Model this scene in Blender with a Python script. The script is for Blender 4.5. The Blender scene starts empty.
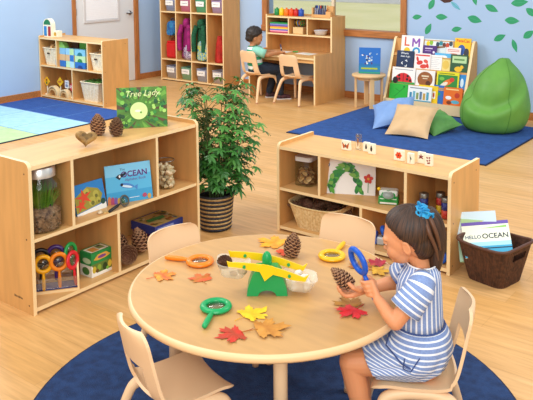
import bpy, math, random
from mathutils import Vector, Matrix, Euler, Quaternion, noise as mnoise
random.seed(7)
R = math.radians
scn = bpy.context.scene
COL = scn.collection
PI = math.pi

# ------------------------------------------------------------------ materials
def lin(c):
    if isinstance(c, str):
        c = [int(c[i:i+2], 16) for i in (1, 3, 5)]
    return tuple(((v/255)/12.92 if v/255 <= .04045 else (((v/255)+.055)/1.055)**2.4) for v in c) + (1,)

MATS = {}
def mat(name, c, rough=.5, metal=0., spec=.5, var=0., scale=8., c2=None, stretch=(1, 1, 1), bump=0., bscale=60., trans=0., alpha=1., ior=1.45, sheen=0., sss=0., emit=None, coat=0.):
    if name in MATS: return MATS[name]
    m = bpy.data.materials.new(name); m.use_nodes = True
    nt = m.node_tree; b = nt.nodes['Principled BSDF']
    col = lin(c)
    b.inputs['Base Color'].default_value = col
    b.inputs['Roughness'].default_value = rough
    b.inputs['Metallic'].default_value = metal
    b.inputs['Specular IOR Level'].default_value = spec
    b.inputs['Transmission Weight'].default_value = trans
    b.inputs['IOR'].default_value = ior
    b.inputs['Alpha'].default_value = alpha
    b.inputs['Sheen Weight'].default_value = sheen
    b.inputs['Coat Weight'].default_value = coat
    if sss:
        b.inputs['Subsurface Weight'].default_value = sss
        b.inputs['Subsurface Radius'].default_value = (.02, .008, .004)
        b.inputs['Subsurface Scale'].default_value = .3
    if var or c2:
        tc = nt.nodes.new('ShaderNodeTexCoord'); mp = nt.nodes.new('ShaderNodeMapping')
        mp.inputs['Scale'].default_value = stretch
        no = nt.nodes.new('ShaderNodeTexNoise'); no.inputs['Scale'].default_value = scale; no.inputs['Detail'].default_value = 4
        ra = nt.nodes.new('ShaderNodeValToRGB')
        a = col if c2 else tuple(min(1, v*(1+var)) for v in col[:3])+(1,)
        z = lin(c2) if c2 else tuple(v*(1-var) for v in col[:3])+(1,)
        ra.color_ramp.elements[0].position = .36; ra.color_ramp.elements[1].position = .64
        ra.color_ramp.elements[0].color = z; ra.color_ramp.elements[1].color = a
        nt.links.new(tc.outputs['Object'], mp.inputs['Vector']); nt.links.new(mp.outputs[0], no.inputs['Vector'])
        nt.links.new(no.outputs[0], ra.inputs[0]); nt.links.new(ra.outputs[0], b.inputs['Base Color'])
    if bump:
        tc = nt.nodes.new('ShaderNodeTexCoord'); n2 = nt.nodes.new('ShaderNodeTexNoise'); n2.inputs['Scale'].default_value = bscale
        bp = nt.nodes.new('ShaderNodeBump'); bp.inputs['Strength'].default_value = bump; bp.inputs['Distance'].default_value = .01
        nt.links.new(tc.outputs['Object'], n2.inputs['Vector']); nt.links.new(n2.outputs[0], bp.inputs['Height']); nt.links.new(bp.outputs[0], b.inputs['Normal'])
    MATS[name] = m
    return m

# flat colour by hex, for printed art, plastic and card
def hexm(c, rough=.45):
    return mat('colour_'+c[1:]+('' if rough == .45 else '_%d' % int(rough*100)), c, rough)

# ------------------------------------------------------------------ mesh collector
class MB:
    def __init__(s): s.v = []; s.f = []; s.m = []; s.s = []; s.mats = []
    def mi(s, m):
        if m not in s.mats: s.mats.append(m)
        return s.mats.index(m)
    def add(s, vs, fs, m, smooth=False, M=None):
        o = len(s.v)
        for p in vs:
            p = Vector(p)
            s.v.append(M @ p if M is not None else p)
        k = s.mi(m)
        for f in fs:
            s.f.append([i+o for i in f]); s.m.append(k); s.s.append(smooth)
    def box(s, x0, x1, y0, y1, z0, z1, m, b=0., M=None, front=None):
        c = Vector(((x0+x1)/2, (y0+y1)/2, (z0+z1)/2)); h = ((x1-x0)/2, (y1-y0)/2, (z1-z0)/2)
        if b <= 0:
            vs = [(c.x+sx*h[0], c.y+sy*h[1], c.z+sz*h[2]) for sx in (-1, 1) for sy in (-1, 1) for sz in (-1, 1)]
            fs = [[0, 1, 3, 2], [4, 6, 7, 5], [0, 4, 5, 1], [2, 3, 7, 6], [0, 2, 6, 4], [1, 5, 7, 3]]
            if front is None: s.add(vs, fs, m, False, M)
            else:
                s.add(vs, fs[:2]+fs[3:], m, False, M); s.add(vs, fs[2:3], front, False, M)
            return
        b = min(b, min(h)*.98)
        vs = []; idx = {}
        for sx in (-1, 1):
            for sy in (-1, 1):
                for sz in (-1, 1):
                    sg = (sx, sy, sz)
                    for a in range(3):
                        idx[(sg, a)] = len(vs)
                        vs.append(tuple(c[k]+sg[k]*(h[k]-(0 if k == a else b)) for k in range(3)))
        fs = []
        def fix(f):
            n = (Vector(vs[f[1]])-Vector(vs[f[0]])).cross(Vector(vs[f[2]])-Vector(vs[f[0]]))
            ce = sum((Vector(vs[i]) for i in f), Vector())/len(f)-c
            fs.append(f if n.dot(ce) > 0 else f[::-1])
        for a in range(3):
            o = [k for k in range(3) if k != a]
            for sg in (-1, 1):
                q = []
                for (u, w) in ((-1, -1), (1, -1), (1, 1), (-1, 1)):
                    t = [0, 0, 0]; t[a] = sg; t[o[0]] = u; t[o[1]] = w; q.append(idx[(tuple(t), a)])
                fix(q)
        for a in range(3):
            o = [k for k in range(3) if k != a]
            for u in (-1, 1):
                for w in (-1, 1):
                    q = []
                    for (sa, which) in ((-1, 0), (1, 0), (1, 1), (-1, 1)):
                        t = [0, 0, 0]; t[a] = sa; t[o[0]] = u; t[o[1]] = w; q.append(idx[(tuple(t), o[which])])
                    fix(q)
        for sx in (-1, 1):
            for sy in (-1, 1):
                for sz in (-1, 1): fix([idx[((sx, sy, sz), a)] for a in range(3)])
        s.add(vs, fs, m, False, M)
    def prism(s, poly, h, m, M=None, edge=None, smooth=False):
        """poly in xy, extruded 0..h along z"""
        n = len(poly)
        ar = sum(poly[i][0]*poly[(i+1) % n][1]-poly[(i+1) % n][0]*poly[i][1] for i in range(n))
        if ar < 0: poly = poly[::-1]
        vs = [(p[0], p[1], 0) for p in poly]+[(p[0], p[1], h) for p in poly]
        s.add(vs, [list(range(n))[::-1], list(range(n, 2*n))], m, False, M)
        s.add(vs, [[i, (i+1) % n, n+(i+1) % n, n+i] for i in range(n)], edge or m, smooth, M)
    def lathe(s, prof, m, n=24, M=None, smooth=True, a0=0., a1=2*PI, sx=1., sy=1.):
        full = abs(a1-a0-2*PI) < 1e-6
        k = n if full else n+1
        vs = []; rows = []
        for (r, z) in prof:
            if r < 1e-6: rows.append([len(vs)]*k); vs.append((0, 0, z))
            else:
                rows.append(list(range(len(vs), len(vs)+k)))
                for i in range(k):
                    a = a0+(a1-a0)*i/n
                    vs.append((r*math.cos(a)*sx, r*math.sin(a)*sy, z))
        fs = []
        for j in range(len(rows)-1):
            A, B = rows[j], rows[j+1]
            for i in range(n):
                i2 = (i+1) % k
                q = []
                for t in (A[i], A[i2], B[i2], B[i]):
                    if t not in q: q.append(t)
                if len(q) > 2: fs.append(q)
        s.add(vs, fs, m, smooth, M)
    def sphere(s, c, r, m, n=16, k=10, M=None, smooth=True):
        if not hasattr(r, '__len__'): r = (r, r, r)
        T = Matrix.Translation(c) @ Matrix.Diagonal((r[0], r[1], r[2], 1))
        if M is not None: T = M @ T
        s.lathe([(math.sin(PI*i/k), -math.cos(PI*i/k)) for i in range(k+1)], m, n, T, smooth)
    def cyl(s, c, r, h, m, n=20, M=None, r2=None, smooth=True):
        T = Matrix.Translation(c)
        if M is not None: T = M @ T
        r2 = r if r2 is None else r2
        s.lathe([(r, 0), (r2, h)], m, n, T, smooth)
        s.lathe([(0, 0), (r, 0)], m, n, T, False); s.lathe([(r2, h), (0, h)], m, n, T, False)
    def torus(s, c, Rm, r, m, n=32, k=10, M=None, rz=None, sy=1.):
        rz = r if rz is None else rz
        T = Matrix.Translation(c)
        if M is not None: T = M @ T
        s.lathe([(Rm+r*math.cos(2*PI*i/k), rz*math.sin(2*PI*i/k)) for i in range(k+1)], m, n, T, True, sy=sy)
    def tube(s, pts, r, m, n=10, M=None, cap=True, smooth=True, flat=1.):
        pts = [Vector(p) for p in pts]
        rs = r if hasattr(r, '__len__') else [r]*len(pts)
        vs = []; prev = None
        for i, p in enumerate(pts):
            t = (pts[min(i+1, len(pts)-1)]-pts[max(i-1, 0)]).normalized()
            if prev is None:
                u = t.orthogonal().normalized()
                if abs(t.z) < .9: u = Vector((0, 0, 1)).cross(t).normalized()
            else:
                u = (prev-t*prev.dot(t)).normalized()
            prev = u; w = t.cross(u)
            for j in range(n):
                a = 2*PI*j/n
                vs.append(p+(u*math.cos(a)+w*math.sin(a)*flat)*rs[i])
        fs = []
        for i in range(len(pts)-1):
            for j in range(n):
                fs.append([i*n+j, i*n+(j+1) % n, (i+1)*n+(j+1) % n, (i+1)*n+j])
        s.add(vs, fs, m, smooth, M)
        if cap:
            s.add(vs[:n], [list(range(n))[::-1]], m, False, M); s.add(vs[-n:], [list(range(n))], m, False, M)
    def text(s, body, size, m, M=None, ext=.0004, align='CENTER', bold=0., shear=0.):
        cu = bpy.data.curves.new('t', 'FONT'); cu.body = body; cu.size = size; cu.extrude = ext; cu.align_x = align; cu.align_y = 'CENTER'; cu.offset = bold; cu.shear = shear; cu.resolution_u = 3
        o = bpy.data.objects.new('t', cu); COL.objects.link(o)
        dg = bpy.context.evaluated_depsgraph_get(); me = o.evaluated_get(dg).to_mesh()
        vs = [v.co.copy() for v in me.vertices]; fs = [list(p.vertices) for p in me.polygons]
        o.evaluated_get(dg).to_mesh_clear(); bpy.data.objects.remove(o); bpy.data.curves.remove(cu)
        s.add(vs, fs, m, False, M)
    def build(s, name, parent=None, loc=None, rot=None):
        me = bpy.data.meshes.new(name)
        me.from_pydata([tuple(v) for v in s.v], [], s.f)
        for m in s.mats: me.materials.append(m)
        me.polygons.foreach_set('material_index', s.m); me.polygons.foreach_set('use_smooth', s.s)
        me.update()
        o = bpy.data.objects.new(name, me); COL.objects.link(o)
        if parent is not None: o.parent = parent
        if loc is not None: o.location = loc
        if rot is not None: o.rotation_euler = rot
        return o

def thing(name, label, cat, loc=(0, 0, 0), rz=0., group=None, rot=None):
    o = bpy.data.objects.new(name, None); o.empty_display_size = .1; COL.objects.link(o)
    o.location = loc; o.rotation_euler = rot if rot is not None else (0, 0, rz)
    o['label'] = label; o['category'] = cat
    if group: o['group'] = group
    return o
def tag(o, label, cat, group=None, kind=None):
    o['label'] = label; o['category'] = cat
    if group: o['group'] = group
    if kind: o['kind'] = kind
    return o
def struct(o, label=None, cat=None):
    o['kind'] = 'structure'
    if label: o['label'] = label
    if cat: o['category'] = cat
    return o
def dup(root, label, loc=None, rot=None, group=None):
    r = root.copy(); COL.objects.link(r)
    if loc is not None: r.location = loc
    if rot is not None: r.rotation_euler = rot
    r['label'] = label
    if group: r['group'] = group
    for ch in list(root.children):
        c = ch.copy(); COL.objects.link(c); c.parent = r
        for g in list(ch.children):
            d = g.copy(); COL.objects.link(d); d.parent = c
    return r
def rrect(w, h, r, n=5, cx=0., cy=0.):
    p = []
    for (x, y, a) in ((w/2-r, h/2-r, 0), (-w/2+r, h/2-r, 90), (-w/2+r, -h/2+r, 180), (w/2-r, -h/2+r, 270)):
        for i in range(n+1):
            t = R(a+90*i/n); p.append((cx+x+r*math.cos(t), cy+y+r*math.sin(t)))
    return p
def circ(r, n=20, cx=0., cy=0., sy=1., a0=0., a1=2*PI):
    full = abs(a1-a0-2*PI) < 1e-6
    return [(cx+r*math.cos(a0+(a1-a0)*i/(n if full else n-1)), cy+r*sy*math.sin(a0+(a1-a0)*i/(n if full else n-1))) for i in range(n)]
def T(x, y, z): return Matrix.Translation((x, y, z))
def RX(a): return Matrix.Rotation(a, 4, 'X')
def RY(a): return Matrix.Rotation(a, 4, 'Y')
def RZ(a): return Matrix.Rotation(a, 4, 'Z')
UP = RX(PI/2)     # local xy drawing -> stands in xz, its face towards -y
def bez(a, b, c, d, n=8):
    a, b, c, d = map(Vector, (a, b, c, d))
    return [a*(1-t)**3+b*3*t*(1-t)**2+c*3*t*t*(1-t)+d*t**3 for t in [i/n for i in range(n+1)]]
def smooth_path(pts, n=6):
    pts = [Vector(p) for p in pts]; out = []
    for i in range(len(pts)-1):
        p0 = pts[max(i-1, 0)]; p1 = pts[i]; p2 = pts[i+1]; p3 = pts[min(i+2, len(pts)-1)]
        for k in range(n):
            t = k/n
            out.append(.5*((2*p1)+(p2-p0)*t+(2*p0-5*p1+4*p2-p3)*t*t+(3*p1-p0-3*p2+p3)*t**3))
    out.append(pts[-1]); return out

WOOD = mat('birch_wood', '#dcab6c', .42, var=.07, scale=3., stretch=(1, 6, 6))
WOODV = mat('birch_panel', '#d6a262', .42, var=.07, scale=3., stretch=(6, 6, 1))
WEDGE = mat('maple_edge', '#f3d7a4', .4)
WIN = mat('birch_back', '#d49f5e', .5, var=.06, scale=3., stretch=(6, 6, 1))
TRIM = mat('stained_oak', '#b0703c', .5, var=.18, scale=5, stretch=(1, 12, 12))
TRIMV = mat('stained_oak_upright', '#b0703c', .5, var=.18, scale=5, stretch=(12, 12, 1))
PLAST = mat('cream_plastic', '#ecc79c', .42)
TUBE = mat('cream_metal', '#f0d0a6', .35)
WHITE = mat('white_paper', '#f4f3ee', .6)
SCREW = mat('screw_head', '#5a4630', .4)
# ------------------------------------------------------------------ the setting
WX, WY = -8.245, 8.12
def floor_mat():
    m = bpy.data.materials.new('plank_floor'); m.use_nodes = True; nt = m.node_tree; b = nt.nodes['Principled BSDF']
    tc = nt.nodes.new('ShaderNodeTexCoord')
    br = nt.nodes.new('ShaderNodeTexBrick'); br.inputs['Scale'].default_value = 1.
    br.inputs['Brick Width'].default_value = 1.3; br.inputs['Row Height'].default_value = .16; br.inputs['Mortar Size'].default_value = .0012
    br.inputs['Color1'].default_value = lin('#d8a565'); br.inputs['Color2'].default_value = lin('#e0b177'); br.inputs['Mortar'].default_value = lin('#c8975a'); br.inputs['Bias'].default_value = -.1
    mp = nt.nodes.new('ShaderNodeMapping'); mp.inputs['Scale'].default_value = (1.2, 14, 1)
    no = nt.nodes.new('ShaderNodeTexNoise'); no.inputs['Scale'].default_value = 2.5; no.inputs['Detail'].default_value = 6; no.inputs['Roughness'].default_value = .6
    ra = nt.nodes.new('ShaderNodeValToRGB'); ra.color_ramp.elements[0].position = .32; ra.color_ramp.elements[1].position = .68
    ra.color_ramp.elements[0].color = (.80, .76, .68, 1); ra.color_ramp.elements[1].color = (1.08, 1.08, 1.08, 1)
    mx = nt.nodes.new('ShaderNodeMixRGB'); mx.blend_type = 'MULTIPLY'; mx.inputs[0].default_value = 1
    L = nt.links
    L.new(tc.outputs['Object'], br.inputs['Vector']); L.new(tc.outputs['Object'], mp.inputs['Vector']); L.new(mp.outputs[0], no.inputs['Vector'])
    L.new(no.outputs[0], ra.inputs[0]); L.new(br.outputs['Color'], mx.inputs[1]); L.new(ra.outputs[0], mx.inputs[2]); L.new(mx.outputs[0], b.inputs['Base Color'])
    b.inputs['Roughness'].default_value = .42
    return m
WALL = mat('blue_wall_paint', '#a8c4e6', .75, var=.02, scale=2)
b = MB(); b.box(WX-.1, 4., -2., WY+.1, -.06, 0, floor_mat()); struct(b.build('floor'), 'light oak plank floor', 'floor')
# back wall with the opening of the window
wx0, wx1, wz0, wz1 = -6.25, -4.21, .86, 2.15
b = MB()
for (a, c, z0, z1) in ((WX, wx0, 0, 2.7), (wx1, 4., 0, 2.7), (wx0, wx1, 0, wz0), (wx0, wx1, wz1, 2.7)):
    b.box(a, c, WY, WY+.14, z0, z1, WALL)
struct(b.build('wall_back'), 'pale blue painted back wall', 'wall')
dy0, dy1, dz1 = 6.455, 7.52, 2.05
b = MB()
for (a, c, z0, z1) in ((-2., dy0, 0, 2.7), (dy1, WY+.14, 0, 2.7), (dy0, dy1, dz1, 2.7)):
    b.box(WX-.14, WX, a, c, z0, z1, WALL)
struct(b.build('wall_left'), 'pale blue painted left wall', 'wall')
b = MB(); b.box(WX, WX+.014, -2., dy0-.055, 0, .085, TRIM, .004); b.box(WX, WX+.014, dy1+.07, WY, 0, .085, TRIM, .004)
struct(b.build('baseboard_left'), 'brown wooden baseboard of left wall', 'baseboard')
b = MB(); b.box(WX+.014, 4., WY-.014, WY, 0, .085, TRIM, .004)
struct(b.build('baseboard_back'), 'brown wooden baseboard of back wall', 'baseboard')
# window
def wglass():
    m = bpy.data.materials.new('window_glass'); m.use_nodes = True; nt = m.node_tree
    for n in list(nt.nodes): nt.nodes.remove(n)
    o = nt.nodes.new('ShaderNodeOutputMaterial'); t = nt.nodes.new('ShaderNodeBsdfTransparent'); g = nt.nodes.new('ShaderNodeBsdfGlossy'); x = nt.nodes.new('ShaderNodeMixShader'); f = nt.nodes.new('ShaderNodeFresnel'); f.inputs[0].default_value = 1.25; g.inputs['Roughness'].default_value = .02
    L = nt.links; L.new(f.outputs[0], x.inputs[0]); L.new(t.outputs[0], x.inputs[1]); L.new(g.outputs[0], x.inputs[2]); L.new(x.outputs[0], o.inputs[0]); return m
WGL = wglass()
w = thing('window_1', 'wide window with a brown wooden frame over the desk', 'window', (0, WY, 0)); w['kind'] = 'structure'
b = MB()
b.box(wx0-.075, wx0+.01, -.03, .03, wz0-.075, wz1+.08, TRIMV, .005); b.box(wx1-.01, wx1+.065, -.03, .03, wz0-.075, wz1+.08, TRIMV, .005)
b.box(wx0-.075, wx1+.065, -.03, .03, wz1, wz1+.08, TRIM, .005)
b.build('window_frame', w)
b = MB(); b.box(wx0-.08, wx1+.07, -.045, .12, wz0-.07, wz0+.012, TRIM, .006); b.build('window_sill', w)
b = MB(); b.box(-5.235, -5.195, .03, .08, wz0, wz1, mat('window_post', '#e8d3b4', .5), .004); b.build('mullion', w)
b = MB(); b.box(wx0, wx1, .055, .06, wz0, wz1, WGL); b.build('window_pane', w)
# door in the left wall
d = thing('door_1', 'off-white door with a white blind in its window', 'door', (WX, 0, 0)); d['kind'] = 'structure'
DW = mat('door_paint', '#dfe2e4', .5); DWF = mat('door_window_frame', '#d2d0d0', .4)
b = MB(); b.box(-.05, -.008, dy0+.005, dy1-.005, .005, dz1-.005, DW, .003); b.build('door_leaf', d)
b = MB()
b.box(-.14, .02, dy0-.055, dy0+.005, 0, dz1+.06, TRIMV, .004); b.box(-.14, .02, dy1-.005, dy1+.07, 0, dz1+.06, TRIMV, .004); b.box(-.14, .02, dy0-.055, dy1+.07, dz1, dz1+.06, TRIM, .004)
b.build('door_frame', d)
b = MB()
y0, y1, z0, z1 = 6.6, 7.24, .90, 1.85
b.box(-.012, .006, y0, y0+.035, z0, z1, DWF, .004); b.box(-.012, .006, y1-.035, y1, z0, z1, DWF, .004); b.box(-.012, .006, y0+.035, y1-.035, z0, z0+.035, DWF, .004); b.box(-.012, .006, y0+.035, y1-.035, z1-.035, z1, DWF, .004)
wf = b.build('window_surround', d)
b = MB(); BL = mat('blind_slats', '#f6f8fb', .6)
for i in range(36):
    zz = z0+.04+i*.0243
    b.box(-.008, -.002, y0+.036, y1-.036, zz, zz+.0235, BL, .002)
b.build('blind', wf)
b = MB(); STEEL = mat('brushed_steel', '#9a9a98', .3, 1.)
b.lathe([(0, 0), (.032, 0), (.032, .008), (.012, .012), (.012, .05)], STEEL, 16, T(0, 7.43, 1.0) @ RY(PI/2))
b.tube([(.045, 7.43, 1.0), (.05, 7.40, 1.0), (.05, 7.33, .998)], .011, STEEL, 8)
b.build('door_handle', d)
b = MB(); b.box(-.008, .004, dy0+.0, dy0+.03, 1.02, 1.11, mat('hinge_metal', '#c9c7c2', .35, .6)); b.build('hinge', d)
# outside the window: lawn, path, hedge
b = MB(); b.box(-120, 60, WY+1.5, 160, -.35, -.3, mat('lawn_grass', '#fbf4bc', .9, c2='#efeaa8', scale=.4, bump=.0)); struct(b.build('lawn'), 'pale green lawn seen through the window', 'lawn')
b = MB(); b.box(-75, -15, 30, 36, -.3, -.27, mat('gravel_path', '#d9d7d0', .9, var=.1, scale=2)); struct(b.build('path'), 'grey gravel path outside', 'path')
# leaf decals painted on vinyl stuck to the back wall
def leafpoly(L, W, n=10):
    p = []
    for i in range(n+1):
        t = i/n; p.append((-L/2+L*t, W/2*math.sin(PI*t**.85)))
    for i in range(n-1, 0, -1):
        t = i/n; p.append((-L/2+L*t, -W/2*math.sin(PI*t**.85)))
    return p
G1 = mat('vinyl_green', '#2f9a6a', .6); G2 = mat('vinyl_vein', '#48b184', .6); B1 = mat('vinyl_teal', '#6fb4cf', .6); BR1 = mat('vinyl_brown', '#4a2a20', .6)
LV = [(-3.827, 1.229, 62, .15, .07, 'green', 'upper leaf left of the brown branch tip'),
      (-3.531, 1.215, -38, .15, .05, 'teal', 'pale teal leaf under the brown branch tip'),
      (-3.306, 1.29, -72, .13, .055, 'green', 'green leaf cut by the top edge above the book rack'),
      (-3.108, 1.201, -24, .165, .075, 'green', 'green leaf sloping down to the right, above the beanbag top left'),
      (-2.799, 1.275, 8, .19, .085, 'green', 'large level green leaf nearest the top right corner'),
      (-2.666, 1.172, -35, .15, .075, 'green', 'green leaf cut by the right edge, higher of the two'),
      (-4.011, 1.069, 10, .125, .06, 'green', 'green leaf nearest the window frame'),
      (-3.700, 1.082, 0, .15, .07, 'green', 'level green leaf above the alphabet picture book'),
      (-3.301, 1.07, -14, .175, .085, 'green', 'broad green leaf above the right end of the book rack'),
      (-2.876, 1.076, -2, .165, .08, 'green', 'level green leaf above the beanbag tip'),
      (-3.865, .934, 62, .15, .07, 'green', 'steep green leaf just above the rack top'),
      (-3.513, .949, 14, .13, .06, 'green', 'small green leaf just above the middle of the rack'),
      (-3.009, .881, 28, .15, .07, 'green', 'green leaf rising to the right beside the beanbag tip'),
      (-2.692, .935, 38, .14, .075, 'green', 'green leaf rising to the right edge, lower of the two'),
      (-2.840, .801, -70, .15, .055, 'green', 'lowest steep green leaf beside the beanbag')]
for (x, z, a, L, W, k, lab) in LV:
    b = MB(); q = leafpoly(L, W)
    b.prism(q, .002, G1 if k == 'green' else B1)
    b.box(-L*.46, L*.42, -.0016, .0016, .0015, .0024, G2 if k == 'green' else G1)
    o = b.build('leaf_decal', None, (x, WY+.0003, z), (PI/2, -R(a) if False else R(0), 0))
    o.rotation_euler = (UP @ RZ(R(a))).to_euler()
    tag(o, lab+', on the blue wall', 'wall decal', 'leaf decals on the back wall')
b = MB(); b.prism([(-.09, .05), (-.07, .0), (-.02, -.03), (.05, -.02), (.12, .03), (.2, .05), (.3, .12), (-.05, .14)], .002, BR1)
o = b.build('branch_decal', None, (-3.65, WY+.0003, 1.275)); o.rotation_euler = UP.to_euler()
tag(o, 'dark brown branch end at the top of the blue wall', 'wall decal')

# rugs
b = MB()
NAVY = mat('navy_rug', '#24406f', .95, c2='#1b3159', scale=25, bump=.6, bscale=180, sheen=.0)
EDGE = mat('rug_binding', '#182645', .9)
b.lathe([(0, .012), (.962, .012)], NAVY, 96, smooth=False); b.lathe([(.962, .012), (.972, .008), (.972, 0), (0, 0)], EDGE, 96)
tag(b.build('round_rug', None, (-1.69, 2.22, .0)), 'round navy blue rug under the round table', 'rug')
b = MB(); BLU = mat('blue_rug', '#2c579b', .95, c2='#254c8a', scale=14, bump=.5, bscale=200)
b.box(-4.435, -2.355, 6.09, 7.735, 0, .011, BLU); 
for (a, c, e, g) in ((-4.447, -2.343, 6.078, 6.09), (-4.447, -2.343, 7.735, 7.747), (-4.447, -4.435, 6.09, 7.735), (-2.355, -2.343, 6.09, 7.735)): b.box(a, c, e, g, 0, .009, EDGE)
tag(b.build('area_rug'), 'plain blue rectangular rug under the pillows and the beanbag', 'rug')
b = MB()
LB = mat('rug_light_blue', '#a8d2ea', .95, c2='#9cc9e6', scale=12, bump=.4, bscale=200); GR = mat('rug_green', '#bcd6a2', .95, c2='#b0cd98', scale=12, bump=.4, bscale=200); DB = mat('rug_dark_blue', '#2b549c', .95, c2='#264c90', scale=12, bump=.4, bscale=200)
X0, X1 = -8.2, -6.425
for (a, c, m) in ((5.17, 5.80, DB), (4.52, 5.17, LB), (3.87, 4.52, GR), (3.22, 3.87, mat('rug_yellow', '#e8dc9a', .95))): b.box(X0, X1, a, c, 0, .01, m)
b.box(X1, X1+.015, 3.2, 5.80, 0, .009, EDGE); b.box(X0, X1, 5.80, 5.815, 0, .009, EDGE)
for x in (-7.56, -6.93): b.box(x-.003, x+.003, 3.22, 5.8, .0095, .0104, mat('rug_seam', '#5f8cc0', .95))
for y in (5.17, 4.52): b.box(X0, X1, y-.006, y+.006, .0095, .0106, mat('rug_line', '#6f98bd', .95))
tag(b.build('striped_rug'), 'rug in dark blue, light blue and green blocks by the left wall', 'rug')
# ------------------------------------------------------------------ shelves
def side_panel(D, h, t, r, m=None):
    """panel in the yz plane, front edge at y=0, rounded front top corner"""
    pts = [(0, 0), (D, 0), (D, h)]
    for i in range(7):
        a = R(90+90*i/6); pts.append((r+r*math.cos(a), h-r+r*math.sin(a)))
    return pts
YZ = Matrix(((0, 0, 1, 0), (1, 0, 0, 0), (0, 1, 0, 0), (0, 0, 0, 1)))   # prism xy -> yz, extruded along x
def storage_shelf(label, loc, rz, W, D, h, mids, cols, lowcols, name='storage_shelf', top_drop=.022, r=.035, t=.02, base=.014, group=None):
    s = thing(name, label, 'shelf', loc, rz, group)
    for x in (0, W-t):
        b = MB(); b.prism(side_panel(D, h, t, r), t, WOODV, T(x, 0, 0) @ YZ, edge=WEDGE)
        for (yy, zz) in ((.035, h-.06), (D-.05, h-.06), (.035, mids), (.035, .045)):
            for sx in ((-.0008, 0) if x == 0 else (t, t+.0008)):
                pass
            xx = -.0009 if x == 0 else t+.0001
            b.cyl((0, 0, 0), .0045, .0008, SCREW, 8, T(x+xx, yy, zz) @ RY(PI/2))
        if x == 0 and h > .7 and W < 1.23:
            for k in range(8): b.box(-.0006, 0, .09+.009*k, .096+.009*k, .063+.001*(k % 3), .071+.0015*(k*5 % 4), SCREW)
        b.build('side_panel', s)
    b = MB(); b.box(t, W-t, .004, D-.01, h-top_drop-.02, h-top_drop, WOOD, front=WEDGE); b.build('top_panel', s)
    b = MB(); b.box(t, W-t, .006, D-.01, mids-.018, mids, WOOD, front=WEDGE); b.build('shelf_board', s)
    b = MB(); b.box(t, W-t, .004, D-.01, base, base+.02, WOOD, front=WEDGE); b.build('bottom_board', s)
    b = MB(); b.box(t, W-t, D-.01, D-.002, base, h-top_drop, WIN); b.build('back_panel', s)
    for x in cols:
        b = MB(); b.box(x-.009, x+.009, .006, D-.01, mids, h-top_drop-.02, WOODV, front=WEDGE); b.build('divider', s)
    for x in lowcols:
        b = MB(); b.box(x-.009, x+.009, .006, D-.01, base+.02, mids-.018, WOODV, front=WEDGE); b.build('divider', s)
    return s
LX, LY, LW, LD, LH, LM = -3.124, 2.129, 1.223, .39, .782, .388
RXX, RY0, RW, RD, RH, RM = -2.867, 3.814, 1.203, .40, .585, .290
storage_shelf('long birch storage shelf at the left, holding the glass jar and ocean book', (LX, LY, 0), PI/2, LW, LD, LH, LM, (.268, .875), (.57,), group='birch storage shelves')
storage_shelf('lower birch storage shelf behind the girl, with a white picture book and a woven basket', (RXX, RY0, 0), 0, RW, RD, RH, RM, (.325, .92), (.625,), group='birch storage shelves')
storage_shelf('birch shelf of blocks and baskets in front of the door', (-8.234, 5.85, 0), 0, 1.245, .41, .803, .425, (.35, .955), (.65,), group='birch storage shelves', r=.015)

# lockers
k = thing('cubby_locker', 'tall birch coat locker with four columns by the door', 'locker', (-7.958, 7.757, 0))
KW, KD, KH = 1.227, .355, 1.36
for x in (0, KW-.02):
    b = MB(); b.box(x, x+.02, 0, KD, 0, KH, WOODV, front=WEDGE); b.build('side_panel', k)
for z in (.014, .305, 1.0, KH-.02):
    b = MB(); b.box(.02, KW-.02, .004, KD-.01, z, z+.02, WOOD, front=WEDGE); b.build('shelf_board', k)
for x in (.3125, .6135, .9145):
    b = MB()
    for (z0, z1) in ((.034, .305), (.325, 1.0), (1.02, KH-.02)): b.box(x-.009, x+.009, .006, KD-.01, z0, z1, WOODV, front=WEDGE)
    b.build('divider', k)
b = MB(); b.box(.02, KW-.02, KD-.01, KD-.002, .014, KH, WIN); b.build('back_panel', k)
for i in range(4):
    b = MB(); x = .165+.301*i
    b.tube([(x, KD-.012, .92), (x, KD-.05, .915), (x, KD-.065, .925), (x, KD-.062, .945)], .004, STEEL, 6); b.build('coat_hook', k)

# writing desk with hutch
d = thing('writing_desk', 'birch writing desk with a raised three-cubby hutch under the window', 'desk', (-6.03, 7.43, 0))
DWd = 1.03
for x in (0, DWd-.022):
    b = MB(); b.box(x, x+.022, 0, .68, 0, .605, WOODV, front=WEDGE); b.build('side_panel', d)
b = MB(); b.box(.022, DWd-.022, .01, .68, .545, .567, WOOD, front=WEDGE); b.box(.022, DWd-.022, .03, .05, .50, .545, WOOD); b.build('desktop', d)
for x in (0, DWd-.022):
    b = MB(); b.box(x, x+.022, .37, .68, .605, 1.045, WOODV, front=WEDGE); b.build('hutch_side', d)
b = MB(); b.box(.022, DWd-.022, .372, .68, 1.005, 1.025, WOOD, front=WEDGE); b.box(0.022, DWd-.022, .66, .68, 1.025, 1.045, WOOD); b.build('hutch_top', d)
b = MB(); b.box(.022, DWd-.022, .375, .67, .785, .803, WOOD, front=WEDGE); b.build('hutch_shelf', d)
b = MB(); b.box(.022, DWd-.022, .66, .675, .567, 1.005, WIN); b.build('hutch_back', d)
for x in (.362, .655):
    b = MB(); b.box(x-.008, x+.008, .376, .66, .803, 1.005, WOODV, front=WEDGE); b.build('hutch_divider', d)

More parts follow.
